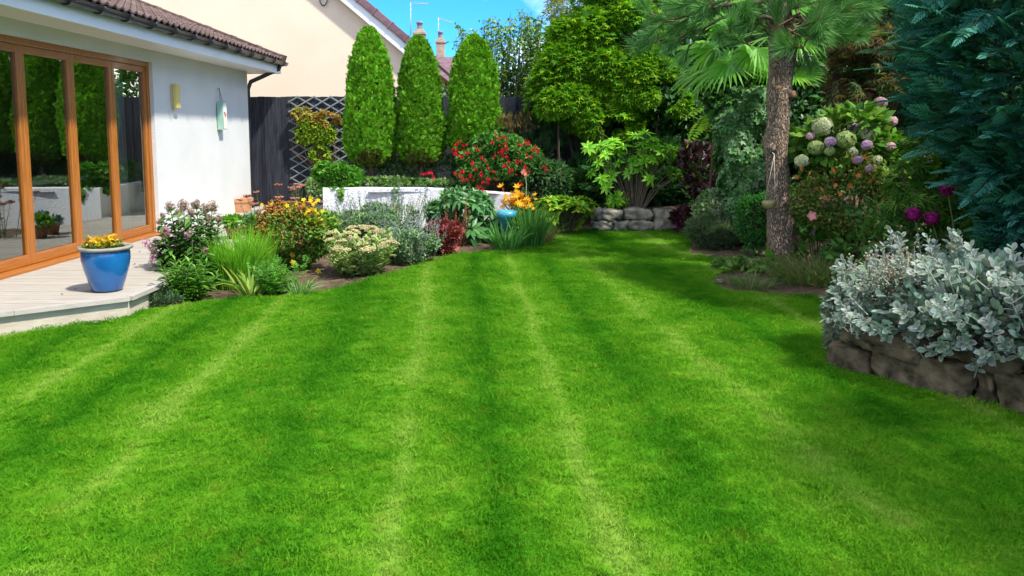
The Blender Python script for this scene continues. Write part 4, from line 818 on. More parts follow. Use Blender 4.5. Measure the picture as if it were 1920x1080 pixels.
# red heuchera, rusty dock, green hellebores
shrub('red_heuchera', 'dark red leafy clump at the lawn edge', 'plant', (xat(838, 9.3), 9.3, .17), (.28, .24, .21), 1500, IVY, (.05, .085), [(.22, .035, .03), (.30, .06, .05), (.14, .02, .03), (.28, .10, .06)], GLOSSY, lumps=10, stems=4, w=(.6, .3, .5))
st_, tops = stemmy('rusty_dock', 'rust brown seeding stems behind the red leafy clump', 0, 0, 14, (.35, .62), .16, None, (.02, .035), [(.34, .13, .06), (.26, .10, .05), (.4, .18, .08)], PETAL, 50, .15, BLOB, .6, loc=(xat(856, 9.95), 9.95, 0), stemc=(.25, .1, .05))
def whorlplant(name, label, c, r, nst, leaf, cols, ground, nl=8, m=GLOSSY, tm=None, droop=-.15, group=None, cat='shrub', part='leaf_whorl', lim=.2, stemc=(.09, .08, .04), pts=None, wide=1.0, scl=(.8, 1.2), sub=3):
    """a bush built of separate whorls of leaves on bare stems"""
    t = thing(name, label, cat, (c[0], c[1], ground), group); mats = []
    for v in range(sub):
        cl = Cloud(); n = nl+v; a = np.arange(n)*6.283/n+rng.normal(size=n)*.15; up_ = droop+.35*rng.random(n)
        cl.add(tm or t_oval(.32, .05, .12), np.zeros((n, 3)), np.stack([np.cos(a), np.sin(a), up_], 1), [0, 0, 1], leaf*(.8+.4*rng.random(n)), pal(n, cols, .12), None, wide)
        n = 4; a = np.arange(n)*1.57+.4; cl.add(tm or t_oval(.32, .05, .12), np.zeros((n, 3)), np.stack([np.cos(a), np.sin(a), np.full(n, .9)], 1), [0, 0, 1], leaf*.6, pal(n, cols, .1)*1.1, None, wide)
        mats.append(cl.mesh(part, m))
    st = Cloud(); c = np.array(c, float)
    if pts is None:
        p, o = blobpts(nst, r, 12, .45, .85, top=.3); pts = p+c; os_ = o
    else: pts = np.array(pts); os_ = unit((pts-c)/np.array(r))
    for k, (p, o) in enumerate(zip(pts, os_)):
        ax = Vector(unit(o*.8+np.array([0, 0, .7])+.3*rng.normal(size=3))); put(part, mats[k % sub], t, Vector(p), ax.to_track_quat('Z', 'Y').to_euler(), rng.uniform(*scl))
        b = np.array([c[0]+(p[0]-c[0])*.15, c[1]+(p[1]-c[1])*.15, ground-.02]); mid = b*.5+p*.5+np.array([(p[0]-c[0])*-.12, (p[1]-c[1])*-.12, .05])+rng.normal(size=3)*.02; st.tube([b, mid, p], [.011, .008, .004], stemc, 5)
    put('stem', st.mesh('stem', BARKY, True), t); return t
HG = [(.06, .19, .05), (.09, .25, .06), (.13, .31, .09), (.045, .14, .035)]
whorlplant('hellebore', 'arching green hellebore with drooping fingered leaves before the white wall', (xat(858, 10.3), 10.3, .46), (.46, .32, .24), 95, .17, HG, 0, 7, droop=-.5)
whorlplant('hellebore', 'lower green hellebore with drooping leaves left of the pale blue pot', (xat(898, 10.25), 10.25, .30), (.33, .3, .30), 85, .17, HG, 0, 7, droop=-.5)
tuftplant('iris_clump', 'dark green sword leaved clump right of the pale blue pot', 'plant', 992, 462, .17, 190, (.38, .62), .02, [(.045, .16, .03), (.07, .21, .04), (.1, .26, .05)], .25, .25)
tuftplant('strap_clump', 'arching green strap leaves at the lawn edge below the pale blue pot', 'plant', 950, 468, .16, 120, (.25, .42), .024, [(.06, .19, .04), (.09, .25, .05)], .5, .6)
tuftplant('brown_sedge', 'small bronze grass tuft at the tip of the flower bed', 'plant', 1015, 455, .1, 160, (.15, .3), .007, [(.25, .16, .07), (.18, .22, .06), (.32, .22, .1)], .4, .6)
tuftplant('thin_grass', 'thin green grass tuft beside the bronze grass', 'plant', 1030, 450, .06, 60, (.2, .38), .008, [(.12, .26, .06), (.16, .3, .06)], .2, .3)
AL = thing('golden_lilies', 'cluster of golden orange flowers above the pale blue pot', 'flowers', (xat(970, 11.0), 11.0, 0))
gm = flowermesh('flower', .05, (.80, .36, .01), (.8, .5, .02), 6, .5, .6); s = Cloud()
for k in range(64):
    p = Vector(at3(rng.normal(970, 15), rng.normal(375, 9), 10.75+rng.random()*.2)); put('flower', gm, AL, p, (R(40)+rng.normal()*.5, rng.normal()*.5, rng.normal()), rng.uniform(.8, 1.3)); s.tube([(AL.location.x+rng.normal()*.05, 11.0, 0), p*.5+Vector((AL.location.x*.5, 5.5, .12)), p], .004, (.1, .2, .05), 4)
put('stem', s.mesh('stem', BARKY), AL)
YG = [(.24, .40, .02), (.34, .44, .03), (.14, .34, .03), (.10, .28, .02)]
whorlplant('yellow_green_shrub', 'low spreading yellow green leafy shrub left of the stone wall', (xat(1058, 11.1), 11.1, .30), (.50, .3, .28), 110, .13, YG, 0, 7, LEAF, t_oval(.42, .05, .1), -.1)
pk = flowermesh('flower', .04, (.75, .12, .10), (.8, .5, .3), 5, .7, .3); o = thing('pink_gladiolus', 'single pink red flower spike in front of the fuchsia', 'flower', (xat(984, 11.05), 11.05, 0))
s = Cloud(); s.tube([(xat(984, 11.05), 11.05, 0), at3(987, 345, 11.0), at3(984, 318, 11.0)], .006, (.25, .36, .2), 5); put('stem', s.mesh('stem', BARKY), o)
for k in range(4): put('flower', pk, o, Vector(at3(983+rng.normal()*2, 320+3*k, 10.97)), (R(70), 0, rng.normal()*.6), 1)
# pear tree shoots and the airy tree behind
def pear():
    t = thing('pear_tree', 'tall upright pear shoots against the sky behind the conifers', 'tree', (xat(930, 15.2), 15.2, 0)); lv, st = Cloud(), Cloud(); base = np.array([xat(930, 15.2), 15.2, .2])
    for i in range(70):
        px_ = rng.uniform(838, 1075); lim = np.interp(px_, [838, 850, 880, 910, 925, 960, 1000, 1040, 1075], [60, 30, 60, 22, 18, 20, 15, 20, 10]); py_ = lim+abs(rng.normal())*32
        Yt = 15.2+rng.normal()*.4; top = np.array(at3(px_, py_, Yt)); b = base+np.array([(top[0]-base[0])*.75, rng.normal()*.2, 1.2+rng.random()*.5])
        mid = (b+top)/2+rng.normal(size=3)*.05; st.tube([b, mid, top], [.016, .011, .004], (.12, .09, .05), 4); st.tube([base, (base+b)/2+[0, 0, .1], b], [.05, .03, .016], (.12, .09, .05), 5)
        n = 95; k = rng.random(n)**.8; q = b+(top-b)*k[:, None]+rng.normal(size=(n, 3))*.035; a = rng.random(n)*6.283; d = np.stack([np.cos(a), np.sin(a), -.5+.7*rng.random(n)], 1)
        lv.add(t_oval(.42, .12, .35), q, d, rdir(n)*.6+[0, 0, .8], .07+.05*rng.random(n), pal(n, [(.13, .29, .04), (.2, .37, .08), (.28, .42, .14), (.09, .22, .03)]))
    tag(put('crown', lv.mesh('crown', GLOSSY), t), kind='stuff'); put('trunk', st.mesh('trunk', BARKY, True), t)
pear()
shrub('leafy_shrub', 'green leafy bushes behind the fence between the conifers and the maple', 'shrub', (xat(950, 15.6), 15.6, 1.7), (1.5, .6, 1.2), 5000, OVAL, (.08, .13), [(.07, .19, .03), (.12, .26, .04), (.2, .34, .05)], lumps=26, lr=.35, stems=3)
shrub('added_shrub', 'tall green shrub added behind the middle clipped conifer for the door glass to reflect', 'shrub', (-1.95, 15.4, 1.7), (.5, .5, 1.5), 2600, OVAL, (.08, .13), [(.07, .19, .03), (.12, .26, .04)], lumps=16, lr=.4, stems=3)  # hidden shrub, added to cover bright sky reflected in the door glass
shrub('willow', 'airy pale yellow green willow twigs against the sky above the maple', 'tree', at3(1085, 25, 15.5), (.75, .5, .6), 2300, NARROW, (.09, .16), [(.3, .36, .1), (.4, .42, .2), (.2, .3, .05)], lumps=20, lr=.3, shell=.3, w=(.6, .2, .8), stems=14, stemcol=(.25, .22, .12), stemr=.014, stemshape=.1)
# ================================================================== the big green maple
MP = thing('maple_tree', 'large rounded lime green maple overhanging the back fence', 'tree', (xat(1140, 13), 13.0, .25))
MC = [(.10, .28, .012), (.16, .37, .014), (.25, .44, .015), (.065, .2, .012)]
for c_, r_, n_, lu, lr_, co in ((at3(1110, 140, 12.9), (1.22, .75, 1.08), 19000, 48, .33, .6), (at3(1060, 195, 12.6), (.66, .5, .5), 3600, 14, .36, None), (at3(1215, 165, 12.5), (.8, .5, .75), 6000, 16, .34, None), (at3(1140, 235, 12.45), (.55, .4, .3), 1800, 10, .4, None), (at3(1160, 45, 12.9), (.95, .6, .7), 5200, 18, .34, .4)):
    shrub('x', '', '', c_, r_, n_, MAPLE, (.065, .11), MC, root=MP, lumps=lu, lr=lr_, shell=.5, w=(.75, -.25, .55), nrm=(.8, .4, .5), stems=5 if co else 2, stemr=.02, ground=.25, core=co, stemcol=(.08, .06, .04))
shrub('maple_tree', 'yellow green crown of a maple rising out of the picture beside the palm', 'tree', at3(1190, -10, 13.2), (1.1, .7, .8), 9000, MAPLE, (.06, .10), [(.22, .36, .015), (.30, .42, .02), (.15, .3, .012)], lumps=22, lr=.32, w=(.75, -.2, .55), stems=4, ground=.25, stemr=.02)
RG = [(.17, .46, .02), (.23, .54, .03), (.30, .58, .04), (.13, .36, .02)]
rp = []
for px_, py_ in ((1125, 272), (1150, 265), (1180, 262), (1190, 272), (1160, 285), (1135, 290), (1112, 282), (1122, 305), (1140, 312), (1160, 305), (1128, 335), (1145, 330), (1185, 310), (1200, 318), (1215, 310), (1178, 325), (1205, 285), (1220, 275), (1240, 285), (1255, 275), (1262, 290), (1245, 297), (1230, 262), (1195, 255), (1150, 372), (1158, 378), (1142, 380), (1170, 360), (1130, 348), (1262, 318), (1270, 330), (1190, 298), (1225, 298), (1170, 275), (1140, 275), (1210, 268)):
    rp.append(at3(px_, py_, 11.5+.3*rng.random())); rp.append(at3(px_+rng.normal()*13, py_+rng.normal()*10, 11.5+.35*rng.random()))
whorlplant('rhododendron', 'bright green rhododendron with whorled leaves above the stone wall', (xat(1190, 11.8), 11.8, .95), (.75, .4, .5), 72, .14, RG, .28, 9, pts=rp, stemc=(.16, .12, .08), droop=-.2, scl=(.75, 1.15))
# dark shrubs behind
shrub('purple_shrub', 'dark purple leaved shrub beside the rhododendron', 'shrub', at3(1308, 325, 11.7), (.28, .25, .42), 420, OVAL, (.10, .16), [(.045, .014, .022), (.07, .025, .03), (.03, .02, .025), (.10, .04, .02)], GLOSSY, lumps=12, ground=.28)
shrub('purple_heuchera', 'purple heuchera leaves spilling over the right end of the stone wall', 'plant', at3(1288, 412, 11.2), (.22, .18, .13), 130, IVY, (.10, .15), [(.06, .018, .025), (.09, .03, .035), (.045, .015, .025)], GLOSSY, lumps=7, ground=.02, w=(.6, .2, .4), stems=4)
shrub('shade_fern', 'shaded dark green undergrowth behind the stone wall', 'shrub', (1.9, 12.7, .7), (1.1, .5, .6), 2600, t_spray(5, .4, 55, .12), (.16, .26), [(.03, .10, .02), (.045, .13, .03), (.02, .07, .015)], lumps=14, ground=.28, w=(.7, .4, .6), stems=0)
# evergreen backdrop
LH = thing('laurel_hedge', 'tall dark evergreen hedge behind the palm and the pine', 'hedge', (4.4, 13.2, .1)); cl = Cloud(); n = 26000
hx = rng.uniform(1.3, 8.0, n); hz_ = rng.uniform(.15, 5.0, n); fr_ = 12.75+.16*np.sin(hx*3.1+hz_*1.7)+.13*np.sin(hx*5.3-hz_*3.9)-.1*np.sin(hz_*6.1+hx)
p = np.stack([hx, fr_+np.abs(rng.normal(size=n))*.28, hz_], 1); cl.add(OVAL, p, rdir(n)*.7+[0, -.5, .2], rdir(n)*.5+[0, -.4, .8], .10+.07*rng.random(n), pal(n, [(.03, .10, .02), (.045, .13, .025), (.065, .17, .035)]))
n = 9000; hx = rng.uniform(1.2, 8.2, n); hz_ = rng.uniform(.15, 5.1, n); cl.add(OVAL, np.stack([hx, 13.4+.15*rng.random(n), hz_], 1), rdir(n)+[0, 0, .2], rdir(n)*.3+[0, -1, .3], .24+.06*rng.random(n), pal(n, [(.03, .10, .02), (.045, .13, .025)]))
tag(put('foliage', cl.mesh('foliage', GLOSSY), LH), kind='stuff')
shrub('x', '', '', (4.4, 13.1, 2.2), (3.2, .75, 2.6), 40, OVAL, (.11, .17), [(.022, .075, .018), (.035, .10, .02), (.05, .13, .03)], GLOSSY, lumps=46, lr=.3, ground=.1, stems=0, root=LH)
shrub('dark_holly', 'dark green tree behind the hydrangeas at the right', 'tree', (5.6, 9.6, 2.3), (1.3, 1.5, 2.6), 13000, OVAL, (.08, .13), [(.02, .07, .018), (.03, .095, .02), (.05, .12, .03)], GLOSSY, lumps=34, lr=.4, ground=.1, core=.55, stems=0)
# ivy-clad stump
IC = thing('ivy_column', 'ivy covered post standing left of the pine trunk', 'ivy', (xat(1392, 10.2), 10.2, .1)); cl = Cloud(); n = 4600
x0 = xat(1394, 10.2); t = rng.random(n); a = rng.random(n)*6.283; lu = .05*np.sin(a*3+t*13)+.04*np.sin(a*5-t*23)
r = np.interp(t, [0, .2, .5, .8, 1], [.26, .27, .30, .34, .22])+lu; p = np.stack([x0+r*np.cos(a)+.05*np.sin(t*7), 10.2+r*np.sin(a), .1+t*1.95], 1); o_ = np.stack([np.cos(a), np.sin(a), .2+0*a], 1)
cl.add(IVY, p, rdir(n)*.5+o_*.35+[0, 0, -.7], o_+rdir(n)*.45, .055+.045*rng.random(n), pal(n, [(.045, .15, .035), (.09, .24, .06), (.17, .33, .12), (.06, .19, .03), (.22, .36, .17)], .2))
tag(put('foliage', cl.mesh('foliage', GLOSSY), IC), kind='stuff'); put('post', tube('post', [(x0, 10.2, -.02), (x0+.03, 10.2, 1.0), (x0, 10.2, 2.0)], [.2, .2, .16], bark, 12), IC)
shrub('ivy_bush', 'mass of ivy and climbing leaves above the ivy covered post', 'shrub', at3(1395, 175, 10.5), (.5, .4, .5), 2600, IVY, (.06, .1), [(.04, .13, .03), (.07, .19, .04), (.11, .26, .06)], GLOSSY, lumps=16, ground=.1, stems=2)
# fronds: ferns and sumac
def frond(cl, b, d, L, pairs, pl, tm, cols, droop=.5, wide=1.0, stemc=(.15, .25, .05)):
    b = np.array(b, float); d = unit(np.array(d, float)); u = np.linspace(0, 1, pairs+2); P = b+d*(L*u)[:, None]; P[:, 2] -= L*droop*u**2
    cl.ribbon(P[None], np.linspace(.008, .002, pairs+2), stemc); tg = unit(np.gradient(P, axis=0)); side = unit(np.cross(tg, [0, 0, 1.])); up = np.cross(side, tg)
    k = np.arange(1, pairs+1); w_ = np.sin(np.clip(u[k]*.85+.15, 0, 1)*math.pi)**.7
    for sg in (-1, 1): cl.add(tm, P[k], side[k]*sg+tg[k]*.35-up[k]*.15, up[k]+.2*rng.normal(size=(pairs, 3)), pl*w_, pal(pairs, cols, .1), None, wide)
    cl.add(tm, P[-1:], tg[-1:], up[-1:], pl*.5, pal(1, cols, .1), None, wide)
SM = thing('sumac', 'bright lime pinnate fronds hanging in front of the dark hedge', 'shrub', (xat(1330, 11.2), 11.3, .2)); s = Cloud()
for (ax0, ay0), (bx, by), L in (((1345, 190), (1278, 220), .62), ((1350, 215), (1290, 255), .55), ((1325, 215), (1295, 262), .5), ((1352, 180), (1320, 172), .35), ((1362, 178), (1335, 195), .4), ((1340, 200), (1330, 240), .45)):
    a, b = np.array(at3(ax0, ay0, 11.2)), np.array(at3(bx, by, 10.95)); f = Cloud(); frond(f, a, b-a+[0, 0, .12], L, 11, .15, t_oval(.34, .04, .1), [(.34, .62, .03), (.42, .66, .04), (.26, .54, .03)], .3); put('frond', f.mesh('frond', LEAF), SM)
    s.tube([(SM.location.x, 11.3, .2), (SM.location.x+.05, 11.3, 1.2), a], [.02, .014, .006], (.12, .09, .05), 5)
put('stem', s.mesh('stem', BARKY), SM)
def fern(label, c, n, L, cols, pl=.09, droop=.55):
    t = thing('fern', label, 'fern', c, 'ferns in the right bed')
    for k in range(n):
        a = k*6.283/n+rng.normal()*.2; f = Cloud(); frond(f, c, (math.cos(a)*.8, math.sin(a)*.8, .9+.3*rng.random()), L*(.8+.35*rng.random()), 16, pl, t_dia(.3, .02, .1), cols, droop); put('frond', f.mesh('frond', LEAF), t)
FG = [(.08, .24, .03), (.12, .32, .04), (.06, .18, .02)]
fern('dark green fern below the magenta hydrangea heads', (xat(1690, 7.3), 7.3, .18), 13, .62, [(.05, .17, .03), (.08, .22, .04)])
fern('bright green fern between the pine trunk and the silver shrub', (xat(1618, 7.0), 7.0, .08), 11, .5, FG)
fern('small fern behind the silver shrub next to the bright fern', (xat(1660, 6.6), 6.6, .2), 9, .42, FG)
# low shrubs round the trunk
shrub('box_shrub', 'small leaved dark green shrub hugging the left of the pine trunk', 'shrub', (xat(1420, 9.2), 9.2, .40), (.30, .3, .42), 5200, DIA, (.025, .042), [(.035, .15, .03), (.05, .19, .035), (.07, .22, .04)], lumps=20, lr=.34, core=.6)
shrub('heather_mound', 'low grey green and purple heather mound at the lawn edge', 'shrub', (xat(1338, 9.75), 9.75, .18), (.42, .34, .22), 5200, NARROW, (.05, .085), [(.09, .17, .05), (.12, .21, .08), (.07, .13, .05), (.10, .09, .09)], lumps=20, lr=.34, w=(.5, .5, .5), core=.55)
shrub('variegated_euonymus', 'cream edged leafy shrub above the heather mound', 'shrub', (xat(1345, 10.3), 10.3, .42), (.34, .3, .26), 1900, OVAL, (.045, .07), [(.10, .22, .05), (.24, .34, .16), (.06, .16, .03)], lumps=12, col2=[(.4, .46, .3), (.1, .2, .05)])
# ================================================================== pine with long needles
PN = thing('pine_tree', 'long needled pine with a bare cracked trunk at the lawn edge', 'tree', (*gd(1466, 505)[:2], 0))
def barkmat():
    m, t, b = nodes('pine_bark'); L, N = t.links.new, t.nodes.new; tc = N('ShaderNodeTexCoord'); mp = N('ShaderNodeMapping'); mp.inputs['Scale'].default_value = (1, 1, .38); L(tc.outputs['Object'], mp.inputs[0])
    nz = N('ShaderNodeTexNoise'); nz.inputs['Scale'].default_value = 14; L(mp.outputs[0], nz.inputs['Vector']); mxv = N('ShaderNodeMix'); mxv.data_type = 'VECTOR'; mxv.inputs[0].default_value = .11; L(mp.outputs[0], mxv.inputs[4]); L(nz.outputs['Color'], mxv.inputs[5])
    v = N('ShaderNodeTexVoronoi'); v.feature = 'DISTANCE_TO_EDGE'; v.inputs['Scale'].default_value = 52; L(mxv.outputs[1], v.inputs['Vector'])
    r = N('ShaderNodeValToRGB'); r.color_ramp.elements[0].color = (.17, .13, .10, 1); r.color_ramp.elements[1].color = (.43, .325, .225, 1); r.color_ramp.elements[1].position = .22; L(v.outputs[0], r.inputs[0])
    n2 = N('ShaderNodeTexNoise'); n2.inputs['Scale'].default_value = 5; L(tc.outputs['Object'], n2.inputs['Vector']); mx = N('ShaderNodeMix'); mx.data_type = 'RGBA'; mx.blend_type = 'MULTIPLY'; mx.inputs[0].default_value = .6; L(r.outputs[0], mx.inputs[6])
    r2 = N('ShaderNodeValToRGB'); r2.color_ramp.elements[0].color = (.5, .5, .52, 1); r2.color_ramp.elements[1].color = (1.1, .95, .8, 1); L(n2.outputs[0], r2.inputs[0]); L(r2.outputs[0], mx.inputs[7]); L(mx.outputs[2], b.inputs['Base Color']); b.inputs['Roughness'].default_value = .95
    bp = N('ShaderNodeBump'); bp.inputs['Strength'].default_value = 1; bp.inputs['Distance'].default_value = .03; mr = N('ShaderNodeMapRange'); mr.inputs[2].default_value = .2; L(v.outputs[0], mr.inputs[0]); L(mr.outputs[0], bp.inputs['Height']); L(bp.outputs[0], b.inputs['Normal'])
    return m
pbark = barkmat(); TY = gd(1466, 505).y
prof = [(520, 1466, 66), (500, 1466, 56), (480, 1465, 51), (450, 1464, 50), (420, 1463, 49), (380, 1461, 45), (340, 1459, 42), (300, 1457, 40), (270, 1455, 44), (240, 1459, 41), (205, 1460, 40), (178, 1461, 46), (150, 1463, 42), (110, 1466, 47), (80, 1467, 52), (50, 1464, 44), (0, 1460, 40), (-120, 1455, 36), (-300, 1450, 28)]
pts = [Vector(at3(px_, py_, TY)) for py_, px_, wpx in prof]; rad = [wpx/2/FPX*TY for _, _, wpx in prof]
fine_p, fine_r = [], []
for i in range(len(pts)-1):
    for k in range(4): f = k/4; fine_p.append(pts[i].lerp(pts[i+1], f)); fine_r.append(rad[i]*(1-f)+rad[i+1]*f)
fine_p.append(pts[-1]); fine_r.append(rad[-1]); vs, fs = tubev(fine_p, fine_r, 28)
vs2 = []
for i, v in enumerate(vs):
    ring = i//28; c_ = fine_p[min(ring, len(fine_p)-1)]; d = (v-c_); a = math.atan2(d.y, d.x); s_ = 1+.05*math.sin(a*3+c_.z*4)+.035*math.sin(a*7-c_.z*9)+.02*random.uniform(-1, 1)
    vs2.append(c_+d*s_)
put('trunk', mesh('trunk', vs2, fs, pbark, True), PN)
cut = mat('cut_wood', (.34, .15, .06), (.5, .26, .12), 20, .9)
for px_, py_, rpx, off in ((1453, 166, 5, -.1), (1480, 178, 7, -.085), (1442, 276, 9, -.07)):
    p = Vector(at3(px_, py_, TY)); d = Vector((px_-1461, -22, 4)).normalized(); p = p+Vector((0, off, 0))
    k_ = put('branch_stub', tube('branch_stub', [p-d*.06, p, p+d*.025], [rpx*1.5/FPX*TY, rpx*1.25/FPX*TY, rpx/FPX*TY], pbark, 12), PN)
    if px_ != 1442: put('cut_face', tube('cut_face', [p+d*.024, p+d*.028], rpx*.95/FPX*TY, cut, 12), k_)
def tuftmesh(L, n, nl, bend, cols):
    cl = Cloud(); u = rng.random(n); ax = np.stack([np.zeros(n), np.zeros(n), u*L], 1); a = rng.random(n)*6.283; sp = .75-.35*u+.2*rng.normal(size=n); d = unit(np.stack([np.cos(a)*sp, np.sin(a)*sp, np.full(n, .75)], 1)); ln = nl*(.75+.4*rng.random(n))
    q = np.linspace(0, 1, 4); P = ax[:, None]+d[:, None]*(ln[:, None]*q)[..., None]; P = P+np.array(bend)*(q**2)[None, :, None]*ln[:, None, None]
    cl.ribbon(P, np.array([.0034, .0034, .003, .0008]), pal(n, cols)); cl.tube([(0, 0, -.05), (0, 0, L*.5), (0, 0, L)], [.011, .008, .004], (.2, .13, .07), 5); return cl.mesh('needle_tuft', NEEDLE)
PC = [(.09, .27, .06), (.14, .36, .08), (.2, .42, .1), (.06, .19, .06)]
tms = [tuftmesh(.16, 230, .20, (.1*math.cos(k), .1*math.sin(k), -.1), PC) for k in range(4)]; br = Cloud()
def limb(a, b, sag=.06, r=.02):
    a, b = np.array(a), np.array(b); m_ = (a+b)/2-[0, 0, sag]; br.tube([a, m_, b], [r, r*.8, r*.5], (.14, .10, .07), 6); return a, m_, b
pc = lambda x_, y_, dy=0: at3(x_, y_, TY+dy)
for (bx, by, dy), (tx, ty, tdy), nt_ in (((1467, 60, 0), (1500, 25, -.35), 7), ((1467, 50, 0), (1560, 40, -.2), 9), ((1465, 30, 0), (1610, 60, .2), 9), ((1465, 20, 0), (1600, 5, .1), 8), ((1465, 40, 0), (1400, 40, -.3), 7), ((1462, 0, 0), (1250, 40, .1), 11), ((1462, -10, 0), (1245, 95, .3), 7), ((1462, -40, 0), (1285, -5, -.2), 8), ((1460, -60, 0), (1560, -30, -.2), 9), ((1460, -80, 0), (1440, -30, -.5), 8), ((1460, -100, 0), (1640, -20, .3), 9), ((1468, 65, 0), (1485, 60, -.45), 6), ((1460, -150, 0), (1400, -120, .4), 8), ((1460, -200, 0), (1500, -220, .2), 8), ((1460, -120, 0), (1560, -130, .3), 8)):
    a, m_, b = limb(pc(bx, by, dy), pc(tx, ty, tdy), -.05, .022)
    for k in range(nt_):
        f = .42+.58*(k+.5)/nt_; p = a*(1-f)**2+2*m_*f*(1-f)+b*f*f; tw = p+rng.normal(size=3)*[.13, .15, .10]+(b-a)*.06; br.tube([p, tw], [.008, .006], (.16, .11, .07), 4)
        d = Vector(unit((b-a)*.7+rng.normal(size=3)*.35+np.array([0, 0, .0]))); put('needle_tuft', tms[k % 4], PN, Vector(tw), d.to_track_quat('Z', 'Y').to_euler(), rng.uniform(.85, 1.2))
put('limb', br.mesh('limb', BARKY, True), PN)
# hanging gourd on its cord
gp = Vector(at3(1442, 383, TY-.26)); gr = 13/FPX*TY
GO = thing('hanging_bowl', 'olive coloured round bowl hanging by cords against the pine trunk', 'hanging bowl', gp)
put('bowl', lathe('bowl', [(0, gp.z-gr*.75), (gr*.5, gp.z-gr*.66), (gr*.88, gp.z-gr*.3), (gr, gp.z+gr*.1), (gr*.97, gp.z+gr*.42), (gr*.86, gp.z+gr*.5), (gr*.5, gp.z+gr*.55), (0, gp.z+gr*.56)], mat('olive_gourd', (.16, .13, .05), (.30, .25, .10), 8, .4, .1), 28, gp.x, gp.y), GO)
cordm = mat('pale_cord', (.4, .36, .28)); hk = Vector(at3(1452, 290, TY-.19))
for dx in (-.6, .75): put('cord', tube('cord', [gp+Vector((gr*dx, 0, gr*.45)), hk], .0035, cordm, 5), GO)
put('hook', tube('hook', [hk, hk+Vector((0, .07, .02))], .006, cordm, 5), GO)
# ================================================================== fan palm behind the pine
PA = thing('fan_palm', 'fan palm with large pleated leaves behind the pine trunk', 'tree', (xat(1450, 10.1), 10.1, .1))
def fan(cl, rad, n, spread, cols, droop):
    a = np.linspace(-R(spread)/2, R(spread)/2, n); L = rad*(.82+.18*np.cos(a*.9))*(.94+.1*rng.random(n)); q = np.array([0, .35, .7, 1.0])
    d = np.stack([np.sin(a), np.cos(a), np.zeros(n)], 1); P = d[:, None]*(L[:, None]*q)[..., None]; dr = droop*(.5+rng.random(n)); P[..., 2] -= L[:, None]*(dr[:, None]*np.maximum(0, q-.45)**1.6+.05*q)
    P[..., 2] += .03*np.abs(np.sin(a))[:, None]*q
    wv = np.array([.006, .034, .030, .003])*rad/.5; side = np.stack([np.cos(a), -np.sin(a), np.where(np.arange(n) % 2, .55, -.55)], 1); cl.ribbon(P, wv, pal(n, cols, .1), unit(side))
fms = []
for k in range(4):
    f = Cloud(); fan(f, .55, 34, (230, 200, 250, 190)[k], [(.09, .30, .02), (.13, .38, .022), (.18, .44, .03)], (.5, .9, .3, 1.1)[k]); fms.append(f.mesh('leaf_blade', GLOSSY))
pcn = Vector((xat(1455, 10.1), 10.1, zat(60, 10.1)))
put('trunk', tube('trunk', [(pcn.x+.05, 10.1, .1), (pcn.x, 10.12, 1.2), pcn+Vector((0, 0, .1))], [.13, .12, .13], mat('palm_fibre', (.06, .04, .025), (.16, .11, .06), 20, .95, .9, 30), 14), PA)
for i, (hx, hy, dy, tx, ty, tdy, s) in enumerate(((1385, 70, -.5, 1330, 10, -.7, 1.15), (1360, 40, -.3, 1300, 0, -.2, 1.1), (1370, 115, -.4, 1290, 150, -.5, 1.15), (1345, 90, 0, 1255, 80, .1, 1.2), (1330, 125, .2, 1250, 165, .3, 1.1), (1498, 78, -.1, 1570, 62, -.25, .85), (1490, 140, -.15, 1560, 136, -.3, .85), (1500, 110, .1, 1575, 95, .3, .9), (1440, 110, -.45, 1445, 180, -.8, .7), (1420, 90, -.6, 1400, 140, -.9, .75), (1480, 10, .2, 1560, -30, .3, 1.0), (1420, 0, .3, 1370, -60, .4, 1.0), (1450, -20, .4, 1450, -90, .8, 1.0))):
    h = Vector(at3(hx, hy, 10.1+dy)); tp_ = Vector(at3(tx, ty, 10.1+tdy)); d = (tp_-h).normalized()
    pt = put('petiole', tube('petiole', [pcn, (pcn+h)/2+Vector((0, 0, .06)), h], [.014, .011, .009], mat('petiole_green', (.10, .22, .03)) if i == 0 else MATS['petiole_green'], 6), PA)
    z = Vector((0, -.45, 1)); z = (z-d*z.dot(d)).normalized(); x_ = d.cross(z); M = Matrix((x_, d, z)).transposed()
    put('leaf_blade', fms[i % 4], pt, h, M.to_euler(), s)
# ================================================================== hydrangeas and shrubs at the right
HY = shrub('hydrangea', 'hydrangea bush with green white and lilac mophead flowers right of the pine', 'shrub', at3(1595, 275, 8.2), (.66, .45, .42), 1500, t_oval(.62, .08, .12), (.10, .15), [(.10, .26, .03), (.15, .33, .045), (.07, .19, .03), (.22, .36, .06)], lumps=18, lr=.36, ground=.15, w=(.7, .1, .5))
def mop(cols, n=130):
    cl = Cloud(); p = rdir(n); p[:, 2] *= .85; cl.add(t_flower(4, .9, .1), p*.9, p+rdir(n)*.25, rdir(n), .26, pal(n, cols, .1), None); cl.add(BLOB, rdir(60)*.55, rdir(60), rdir(60), .4, pal(60, cols, .1)); return cl.mesh('flower_head', PETAL)
mw, mg, ml, mpk, mm = mop([(.55, .56, .32), (.62, .62, .42), (.45, .52, .2)]), mop([(.36, .46, .14), (.45, .52, .22), (.28, .40, .1)]), mop([(.55, .36, .52), (.62, .44, .56), (.47, .28, .46)]), mop([(.62, .34, .40), (.66, .46, .48), (.55, .4, .36)]), mop([(.30, .008, .13), (.40, .015, .2), (.22, .005, .1)])
